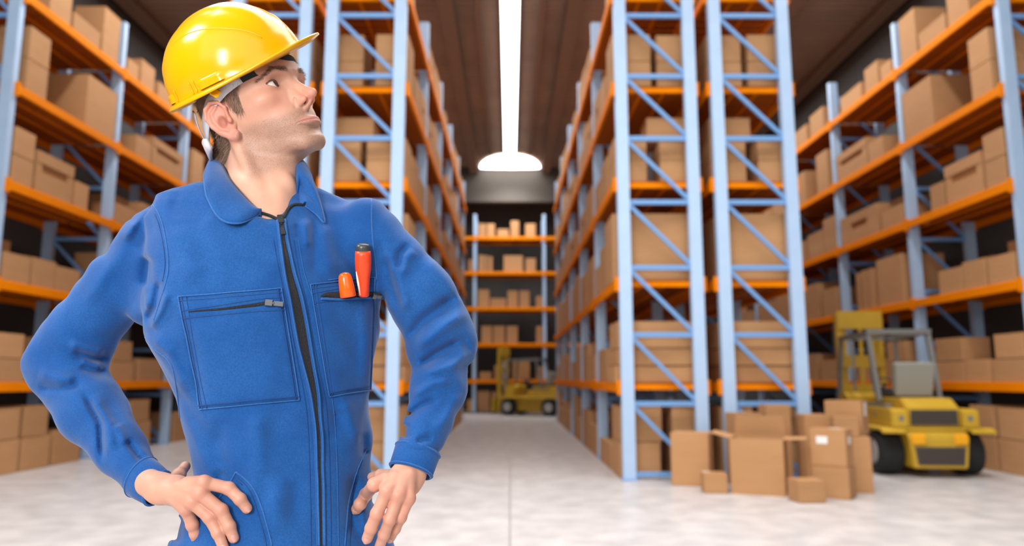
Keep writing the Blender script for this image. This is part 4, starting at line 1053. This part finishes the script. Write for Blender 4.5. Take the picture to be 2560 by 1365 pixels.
def skin_mat():
    m = bpy.data.materials.new('skin'); m.use_nodes = True; nt = m.node_tree; N = nt.nodes; p = N['Principled BSDF']; L = nt.links.new
    a = N.new('ShaderNodeVertexColor'); a.layer_name = 'Col'; tc = N.new('ShaderNodeTexCoord')
    n1 = N.new('ShaderNodeTexNoise'); n1.inputs['Scale'].default_value = 28; n1.inputs['Detail'].default_value = 6
    h = N.new('ShaderNodeHueSaturation'); r = N.new('ShaderNodeMapRange'); r.inputs[1].default_value = .3; r.inputs[2].default_value = .7; r.inputs[3].default_value = .92; r.inputs[4].default_value = 1.07
    n2 = N.new('ShaderNodeTexNoise'); n2.inputs['Scale'].default_value = 500; n2.inputs['Detail'].default_value = 2; b = N.new('ShaderNodeBump'); b.inputs['Strength'].default_value = .18; b.inputs['Distance'].default_value = .0005
    L(tc.outputs['Object'], n1.inputs[0]); L(tc.outputs['Object'], n2.inputs[0]); L(n1.outputs[0], r.inputs[0]); L(r.outputs[0], h.inputs['Value']); L(a.outputs[0], h.inputs['Color']); n3 = N.new('ShaderNodeTexNoise'); n3.inputs['Scale'].default_value = 1000; n3.inputs['Detail'].default_value = 2; r3 = N.new('ShaderNodeMapRange'); r3.inputs[1].default_value = .50; r3.inputs[2].default_value = .62
    mu = N.new('ShaderNodeMath'); mu.operation = 'MULTIPLY'; mu2 = N.new('ShaderNodeMath'); mu2.operation = 'MULTIPLY'; mu2.inputs[1].default_value = .5; mx = N.new('ShaderNodeMix'); mx.data_type = 'RGBA'; mx.inputs[7].default_value = rgb(104, 84, 72)
    L(tc.outputs['Object'], n3.inputs[0]); L(n3.outputs[0], r3.inputs[0]); L(r3.outputs[0], mu.inputs[0]); L(a.outputs['Alpha'], mu.inputs[1]); L(mu.outputs[0], mu2.inputs[0]); L(mu2.outputs[0], mx.inputs[0]); L(h.outputs[0], mx.inputs[6]); L(mx.outputs[2], p.inputs['Base Color'])
    L(n2.outputs[0], b.inputs['Height']); L(b.outputs[0], p.inputs['Normal'])
    p.inputs['Roughness'].default_value = .48; p.inputs['Specular IOR Level'].default_value = .35
    p.inputs['Subsurface Weight'].default_value = .22; p.inputs['Subsurface Radius'].default_value = (1, .35, .2); p.inputs['Subsurface Scale'].default_value = .006
    return m
M['skin'] = skin_mat()
body = wchild('body', mesh_np('body', HV, HQ, [M['skin']], np.concatenate([col, beard[:, None]], 1)))
# the collar, laid round the neck and over the shoulders
bvh_b = BVHTree.FromPolygons([Vector(v) for v in hp[0]], [tuple(q) for q in hp[1]])
def on(x, y, off=.006):
    c = []
    for b_ in (bvh, bvh_b):
        h = b_.ray_cast(ORI, ray(x, y).normalized())
        if h[0] is not None: c.append(h[0] - ray(x, y).normalized() * off)
    return min(c, key=lambda v: (v - ORI).length) if c else PT(x, y, 1.2)
innerR = [on(654, 530, .006), on(632, 512, .010), on(600, 478, .010), on(574, 446, .010), on(558, 415, .008), PT(546, 388, 1.235), PT(552, 378, 1.29), PT(610, 372, 1.33)]
outerR = [on(650, 535, .005), on(600, 558, .010), on(552, 548, .012), on(520, 498, .014), on(511, 455, .012), PT(512, 432, 1.235), PT(535, 410, 1.32), PT(600, 395, 1.38)]
collar_sheet(innerR, outerR)
innerL = [on(756, 511, .005), on(752, 490, .008), on(748, 462, .008), PT(746, 430, 1.165), PT(738, 400, 1.21), PT(728, 388, 1.27), PT(690, 378, 1.32), PT(610, 372, 1.33)]
outerL = [on(764, 515, .005), on(790, 535, .008), on(811, 556, .008), on(800, 505, .012), PT(782, 452, 1.18), PT(768, 425, 1.25), PT(720, 400, 1.36), PT(600, 395, 1.38)]
collar_sheet(innerL, outerL)
for e in ([(654, 533), (672, 538), (690, 546), (701, 552)], [(703, 552), (712, 538), (722, 520), (735, 511), (757, 512)]):
    bm = new(); add_tube(bm, [on(x, y, .003) for x, y in dens(e, 6)], .0026, 8); wobj('zip_tape', bm, M['zip'], cov)
# fingernails
M['nail'] = mat('fingernail', rgb(206, 150, 136), .3)
for c, dr, v, R in nails:
    s = dr.cross(v).normalized(); nrm = s.cross(dr).normalized()
    if nrm.dot(v) < 0: nrm = -nrm
    bm = new(); rows = []
    for i in range(6):
        t = i / 5 - .45; row = []
        for j in range(7):
            a = (j / 6 - .5) * 1.5; wv = math.sin(a) * .80 * (1 - .25 * (abs(t) * 2) ** 3)
            row.append(bm.verts.new(c + dr * (t * R * 1.3) + s * wv * R + nrm * (math.cos(a) * R * 1.0 - max(0, t) * R * .34 + .0004)))
        rows.append(row)
    for r0, r1 in zip(rows, rows[1:]):
        for j in range(6): bm.faces.new((r0[j], r0[j + 1], r1[j + 1], r1[j]))
    wobj('fingernail', bm, M['nail'], body)
# eyes
M['eye'] = bpy.data.materials.new('eye'); M['eye'].use_nodes = True
_n = M['eye'].node_tree.nodes; _p = _n['Principled BSDF']; _v = _n.new('ShaderNodeVertexColor'); _v.layer_name = 'Col'; M['eye'].node_tree.links.new(_v.outputs[0], _p.inputs['Base Color']); _p.inputs['Roughness'].default_value = .08
for s in (1, -1):
    gz = np.array([-.32, .93, .12]); gz /= np.linalg.norm(gz); bm = new(); bmesh.ops.create_uvsphere(bm, u_segments=64, v_segments=48, radius=.0121)
    bm.verts.ensure_lookup_table(); me = bpy.data.meshes.new('eye'); bm.to_mesh(me); bm.free()
    V = np.array([v.co[:] for v in me.vertices]); gd = V / np.linalg.norm(V, axis=1)[:, None]; dt = np.degrees(np.arccos(np.clip(gd @ np.array([0, 0, 1.]), -1, 1)))
    cc = np.tile(np.array([lin(222), lin(212), lin(206)]), (len(V), 1)); cc[dt < 29] = [lin(74), lin(50), lin(36)]; cc[(dt < 29) & (dt > 25)] = [lin(44), lin(32), lin(26)]; cc[dt < 12] = [.004] * 3
    a = me.color_attributes.new('Col', 'FLOAT_COLOR', 'POINT'); c4 = np.ones((len(V), 4), np.float32); c4[:, :3] = cc; a.data.foreach_set('color', c4.ravel())
    me.polygons.foreach_set('use_smooth', [True] * len(me.polygons)); me.materials.append(M['eye'])
    gw = Vector(HR @ gz); rot = gw.to_track_quat('Z', 'Y').to_matrix().to_4x4(); me.transform(Matrix.Translation(wor((s * 32.5, 68.2, 24.5))) @ rot)
    wchild('eye', me)
# hair strands, brows and lashes
M['hair'] = mat('short_brown_hair', rgb(104, 80, 64), .5, noise=(60, rgb(160, 130, 108), .8)); M['browhair'] = mat('dark_brown_brow_hair', rgb(92, 68, 54), .6)
hn = np.zeros((nh, 3)); Q = hp[1]; V0 = hp[0]
fn_ = np.cross(V0[Q[:, 2]] - V0[Q[:, 0]], V0[Q[:, 3]] - V0[Q[:, 1]])
for k in range(4): np.add.at(hn, Q[:, k], fn_)
hn /= np.linalg.norm(hn, axis=1)[:, None] + 1e-12
rs = np.random.RandomState(7)
def strands(name, mask, n, length, width, comb, m, lift=.35):
    idx = np.nonzero(mask)[0]
    if len(idx) == 0: return
    pick = rs.choice(idx, n); B = V0[pick] + rs.normal(0, .0007, (n, 3)); Nn = hn[pick]
    cd = np.array([HR @ (np.array(c) / np.linalg.norm(c)) for c in comb(Lq[pick])]); D = cd - (cd * Nn).sum(1)[:, None] * Nn; D /= np.linalg.norm(D, axis=1)[:, None] + 1e-9
    D = D + rs.normal(0, .22, (n, 3)); L = length * rs.uniform(.6, 1.2, n)[:, None]; W = np.cross(D, Nn); W /= np.linalg.norm(W, axis=1)[:, None] + 1e-9; W *= width
    p0 = B - Nn * .0004; p1 = B + D * L * .5 + Nn * L * lift; p2 = B + D * L + Nn * L * lift * 1.1
    V = np.concatenate([p0 - W, p0 + W, p1 - W * .8, p1 + W * .8, p2 - W * .15, p2 + W * .15]); i = np.arange(n)
    Qd = np.concatenate([np.stack([i, i + n, i + 3 * n, i + 2 * n], 1), np.stack([i + 2 * n, i + 3 * n, i + 5 * n, i + 4 * n], 1)])
    return wchild(name, mesh_np(name, V, Qd, [m]))
hl_ = Lq[:nh]
hmN = hm[:nh] > .5
low = hmN & (hl_[:, 2] < 75)
o = strands('hair', low & (hl_[:, 0] > -200), 9000, .0085, .00028, lambda q: [(0.1 * np.sign(a[0]), -.75, -.55) if a[1] < 8 else (0, -.25, -1) for a in q], M['hair'], .25); tag(o, 'short brown hair round the ear and nape', kind=None)
bm_ = brow[:nh] > .45
for s in (1, -1):
    o = strands('eyebrow', bm_ & (hl_[:, 0] * s > 0), 260, .0068, .00020, lambda q: [(np.sign(a[0]) * 1.0, -.35, .25 - .35 * min(1, max(0, (abs(a[0]) - 25) / 20))) for a in q], M['browhair'], .18)
for s in (1, -1):
    bm = new(); pts = [wor((s * (33 + u), 81.6 - (u / 14) ** 2 * 6.5 - abs(u + 0) * .05, 24.5 + u * .08 + 5.1 * (1 - (u / 15) ** 2) + .6)) for u in np.linspace(-13, 13.5, 14)]
    add_tube(bm, pts, .0009, 5); wobj('eyelashes', bm, M['browhair'])
# shoes on the floor
M['shoe'] = mat('black_work_shoe_leather', rgb(40, 36, 34), .5)
for s in (-1, 1):
    a = np.array(jt(s * .135, -.02, 0)); dirv = fwd + lat * s * .25
    def shoe(p, a=a, dv=dirv / np.linalg.norm(dirv)):
        t = a + dv * .17; d = cone(p, (a[0] - dv[0] * .05, a[1] - dv[1] * .05, .045), (t[0], t[1], .038), .048, .044); d = smin(d, cone(p, (a[0], a[1], .05), (a[0], a[1], .13), .05, .055), .03)
        return smax(d, .001 - p[:, 2], .002)
    V, Qx = surface(shoe, a - np.array([.28, .28, .02]), a + np.array([.28, .28, .2]), .006, 3, 2.2); wchild('shoe', mesh_np('shoe', V, Qx, [M['shoe']]))

# ---------------------------------------------------------------- hard hat
M['hat'] = mat('glossy_yellow_helmet_plastic', rgb(232, 166, 0), .2, spec=.4)
M['hat'].node_tree.nodes['Principled BSDF'].inputs['Subsurface Weight'].default_value = 0
M['band'] = mat('translucent_white_harness_plastic', rgb(206, 204, 208), .4); M['sweat'] = mat('black_sweatband_fabric', rgb(34, 32, 34), .9)
HL = np.array(Matrix.Rotation(math.radians(-9.5), 3, 'X') @ Matrix.Rotation(math.radians(21), 3, 'Y')); HO = np.array([-5, -9, 90.0])
HS_ = 1.0
def hw(v): return wor(HL @ (np.array(v, float) * HS_) + HO)
hat = thing('hard_hat', "glossy yellow hard hat on the worker's head", 'hard hat', tuple(hw((0, 0, 0))))
def hobj(name, bm, m, parent=None, smooth=True):
    me = mesh_of(name, bm, m, smooth); me.transform(Matrix.Translation(-Vector(hat.location))); o = bpy.data.objects.new(name, me); C.objects.link(o); o.parent = parent or hat; return o
RX, RF, RB, RH = 114, 122, 126, 116
def shellpt(a, e, off=0):
    """a azimuth from front, e elevation 0..pi/2"""
    ry = RF if math.cos(a) > 0 else RB; n = 2.25
    ce, se = math.cos(e), math.sin(e); x = RX * math.sin(a) * ce ** .92; y = ry * math.cos(a) * ce ** .92; z = RH * se ** .95
    # raised central crest running front to back
    cr = math.exp(-(x / 22) ** 4) * min(1, max(0, (se - .35) * 3)); k = 1 + (.03 * cr)
    rim = max(0, 1 - z / 16.0); fl = 1 + .035 * rim * rim
    v = Vector((x * fl * k, y * fl * k, z * k)); L = v.length; return v * ((L + off) / L)
bm = new(); NA, NE = 120, 48; rings = []
for i in range(NE + 1):
    e = (i / NE) * PI / 2 * .999; rings.append([bm.verts.new(hw(shellpt(2 * PI * k / NA, e))) for k in range(NA)])
for r0, r1 in zip(rings, rings[1:]):
    for k in range(NA): bm.faces.new((r0[k], r0[(k + 1) % NA], r1[(k + 1) % NA], r1[k]))
bm.faces.new(rings[-1])
inn = [bm.verts.new(hw(shellpt(2 * PI * k / NA, 0, -3.5))) for k in range(NA)]
in2 = [bm.verts.new(hw(shellpt(2 * PI * k / NA, .6, -3.5))) for k in range(NA)]; in3 = [bm.verts.new(hw(shellpt(2 * PI * k / NA, 1.2, -3.5))) for k in range(NA)]
for r0, r1 in ((rings[0], inn), (inn, in2), (in2, in3)):
    for k in range(NA): bm.faces.new((r0[k], r0[(k + 1) % NA], r1[(k + 1) % NA], r1[k]))
bm.faces.new(in3)
shell = hobj('shell', bm, M['hat'])
# brim: gutter lip all round growing into the front peak
bm = new(); rows = []
for k in range(NA + 1):
    a = 2 * PI * k / NA; p = shellpt(a, 0); c = math.cos(a)
    pk = max(0, c) ** 2.2; back = max(0, -c) ** 6; ext = 6 + 34 * pk + 5 * back; lift = 10 * pk - 4 * back - 2.0
    o = Vector((math.sin(a) * .82, math.cos(a), 0)).normalized()
    b0 = p + Vector((0, 0, 5.5)) - o * 1.0; b1 = p + o * ext * .5 + Vector((0, 0, 3.2 + lift * .45)); b2 = p + o * ext + Vector((0, 0, 1.6 + lift)); b3 = p + o * (ext + .3) + Vector((0, 0, -1.2 + lift)); b4 = p + o * (ext * .5) + Vector((0, 0, -1.8 + lift * .3)); b5 = p - o * 3.5 + Vector((0, 0, -2.0))
    rows.append([hw(q) for q in (b0, b1, b2, b3, b4, b5)])
V = [[bm.verts.new(p) for p in r] for r in rows[:-1]]
for k in range(NA):
    r0, r1 = V[k], V[(k + 1) % NA]
    for j in range(6): bm.faces.new((r0[j], r1[j], r1[(j + 1) % 6], r0[(j + 1) % 6]))
hobj('brim', bm, M['hat'])
# moulded accessory slots and ribs on both sides
def onshell(a, e, off): return hw(shellpt(a, e, off))
for s in (1, -1):
    for a0, a1 in ((62, 86), (118, 140)):
        bm = new(); G = []
        for i in range(9):
            G.append([bm.verts.new(onshell(s * math.radians(a0 + (a1 - a0) * i / 8), .05 + .12 * j / 4, 3.2 if 0 < i < 8 and j < 4 else -.5)) for j in range(5)])
        for r0, r1 in zip(G, G[1:]):
            for j in range(4): bm.faces.new((r0[j], r0[j + 1], r1[j + 1], r1[j]))
        hobj('accessory_slot', bm, M['hat'], shell)
    for a0 in (88, 92, 113):
        bm = new(); add_tube(bm, [onshell(s * math.radians(a0), .04 + .16 * j / 6, .8) for j in range(7)], .0012, 6); hobj('rib', bm, M['hat'], shell)
    # swept relief line of the side panel
    bm = new(); add_tube(bm, [onshell(s * math.radians(20 + 130 * t), .30 + .58 * math.sin(PI * t) ** .7, -.3) for t in np.linspace(0, 1, 40)], .0011, 6); hobj('relief_line', bm, M['hat'], shell)
# head harness
def bandmesh(pts, w, th, m, name):
    """strap along points given as (point, up vector)"""
    bm = new(); V = []
    for i, (p, u) in enumerate(pts):
        t = (pts[min(i + 1, len(pts) - 1)][0] - pts[max(i - 1, 0)][0]).normalized(); u = (u - t * u.dot(t)).normalized(); n = t.cross(u); ww = w(i / (len(pts) - 1)) if callable(w) else w
        V.append([bm.verts.new(p + u * ww / 2 * a + n * th / 2 * b) for a, b in ((-1, -1), (1, -1), (1, 1), (-1, 1))])
    for r0, r1 in zip(V, V[1:]):
        for j in range(4): bm.faces.new((r0[j], r0[(j + 1) % 4], r1[(j + 1) % 4], r1[j]))
    bm.faces.new(V[0]); bm.faces.new(V[-1][::-1]); return hobj(name, bm, m)
upv = Vector(HR @ np.array([0, 0, 1.0]))
def headring(a, z, grow=4): return wor(((76 + grow) * math.sin(a), (94 + grow if math.cos(a) > 0 else 99 + grow) * math.cos(a), z))
bandmesh([(headring(math.radians(a), 53 + 4 * math.cos(math.radians(a)), 4), upv) for a in range(-72, 73, 4)], .030, .003, M['sweat'], 'sweatband')
for s in (1, -1):
    bandmesh([(headring(s * math.radians(a), float(np.interp(a, [60, 80, 100, 125, 150, 172], [51, 46, 38, 16, -6, -22])), float(np.interp(a, [60, 100, 172], [5, 6, 9]))), upv) for a in range(60, 173, 4)], .023, .002, M['band'], 'harness_strap')
    bandmesh([(headring(s * math.radians(a), float(np.interp(a, [128, 172], [50, -12])), 12), upv) for a in range(128, 173, 4)], .012, .002, M['band'], 'nape_strap')
    bm = new(); q = hw(shellpt(s * math.radians(76), 0, -6) + Vector((0, 0, -6))); bmesh.ops.create_cube(bm, size=1, matrix=Matrix.Translation(q) @ Matrix.Rotation(.5, 4, 'Y') @ Matrix.Diagonal((.016, .004, .014, 1))); bevel(bm, .002); hobj('harness_clip', bm, M['hat'], None, False)
qc = wor((0, -116, -20)); mt = Matrix.Translation(qc) @ Matrix([list(r) + [0] for r in HR] + [[0, 0, 0, 1]])
rt = bandmesh([(headring(math.radians(a), -16 + 10 * abs(math.cos(math.radians(a / 2))) , 15), upv) for a in range(122, 239, 4)], lambda t: .016 + .020 * math.sin(PI * t) ** .4, .006, M['band'], 'ratchet')
bm = new(); add_lathe(bm, [(.010, -.012), (.012, -.012), (.012, .0), (.010, .002)], 20, Matrix.Rotation(PI / 2, 4, 'Z')); bm.transform(mt @ Matrix.Translation((0, -.010, 0))); hobj('ratchet_knob', bm, M['band'], rt)

# ---------------------------------------------------------------- screwdrivers in the breast pocket
M['tool'] = mat('orange_red_tool_rubber', rgb(236, 72, 28), .35, noise=(40, rgb(224, 62, 22), .6)); M['toolo'] = mat('orange_plastic_handle', rgb(255, 96, 14), .15); M['cap'] = mat('dark_grey_cap', rgb(58, 62, 64), .3); M['white_p'] = mat('pale_plastic_core', rgb(232, 222, 212), .4)
def tool(name, label, top, bot, r, profile, mats, off):
    a = hit(*bot)[0]; n = hit(*bot)[1]; A = a + n * off; b = hit(*top); B = b[0] + b[1] * (off + .004)
    t = thing(name, label, 'screwdriver', tuple(A)); d = B - A; L = d.length; rot = d.to_track_quat('X', 'Z').to_matrix().to_4x4()
    for nm, prof, m in profile:
        bm = new(); add_lathe(bm, [(r * p, x * L) for p, x in prof], 28); bm.transform(rot); obj(nm, bm, mats[m], t, True)
    return t
tool('screwdriver', 'larger red-orange screwdriver with dark cap in breast pocket', (914, 607), (897, 742), .0125,
     [('handle', [(.5, -.03), (.72, .0), (.74, .15), (.84, .35), (1.0, .5), (1.04, .65), (1.02, .78), (.96, .86)], 0), ('cap', [(.94, .855), (.97, .87), (.95, .93), (.85, .975), (.5, 1.0), (.1, 1.005)], 1)], [M['tool'], M['cap'], M['zipmetal']], .0125)
t_ = [o for o in bpy.data.objects if o.name == 'screwdriver'][0]
bm = new(); a = hit(897, 740); A_ = a[0] + a[1] * .014; b = hit(912, 650); B_ = b[0] + b[1] * .017
rgt = (B_ - A_).cross(a[1]).normalized() * -1
add_tube(bm, [A_ - Vector(t_.location) + rgt * .0085, A_.lerp(B_, .4) - Vector(t_.location) + rgt * .0092, A_.lerp(B_, .75) - Vector(t_.location) + rgt * .0105], [.0016, .0022, .0006], 8); o_ = obj('handle_core', bm, M['white_p'], t_, True); o_['label'] = 'pale stripe on the handle'
tool('screwdriver', 'smaller plain orange screwdriver handle in breast pocket', (846, 684), (859, 745), .0118,
     [('handle', [(.9, -.04), (1.08, .0), (1.02, .35), (.92, .7), (.80, .88), (.55, .97), (.15, 1.0)], 0)], [M['toolo'], M['zipmetal']], .0120)
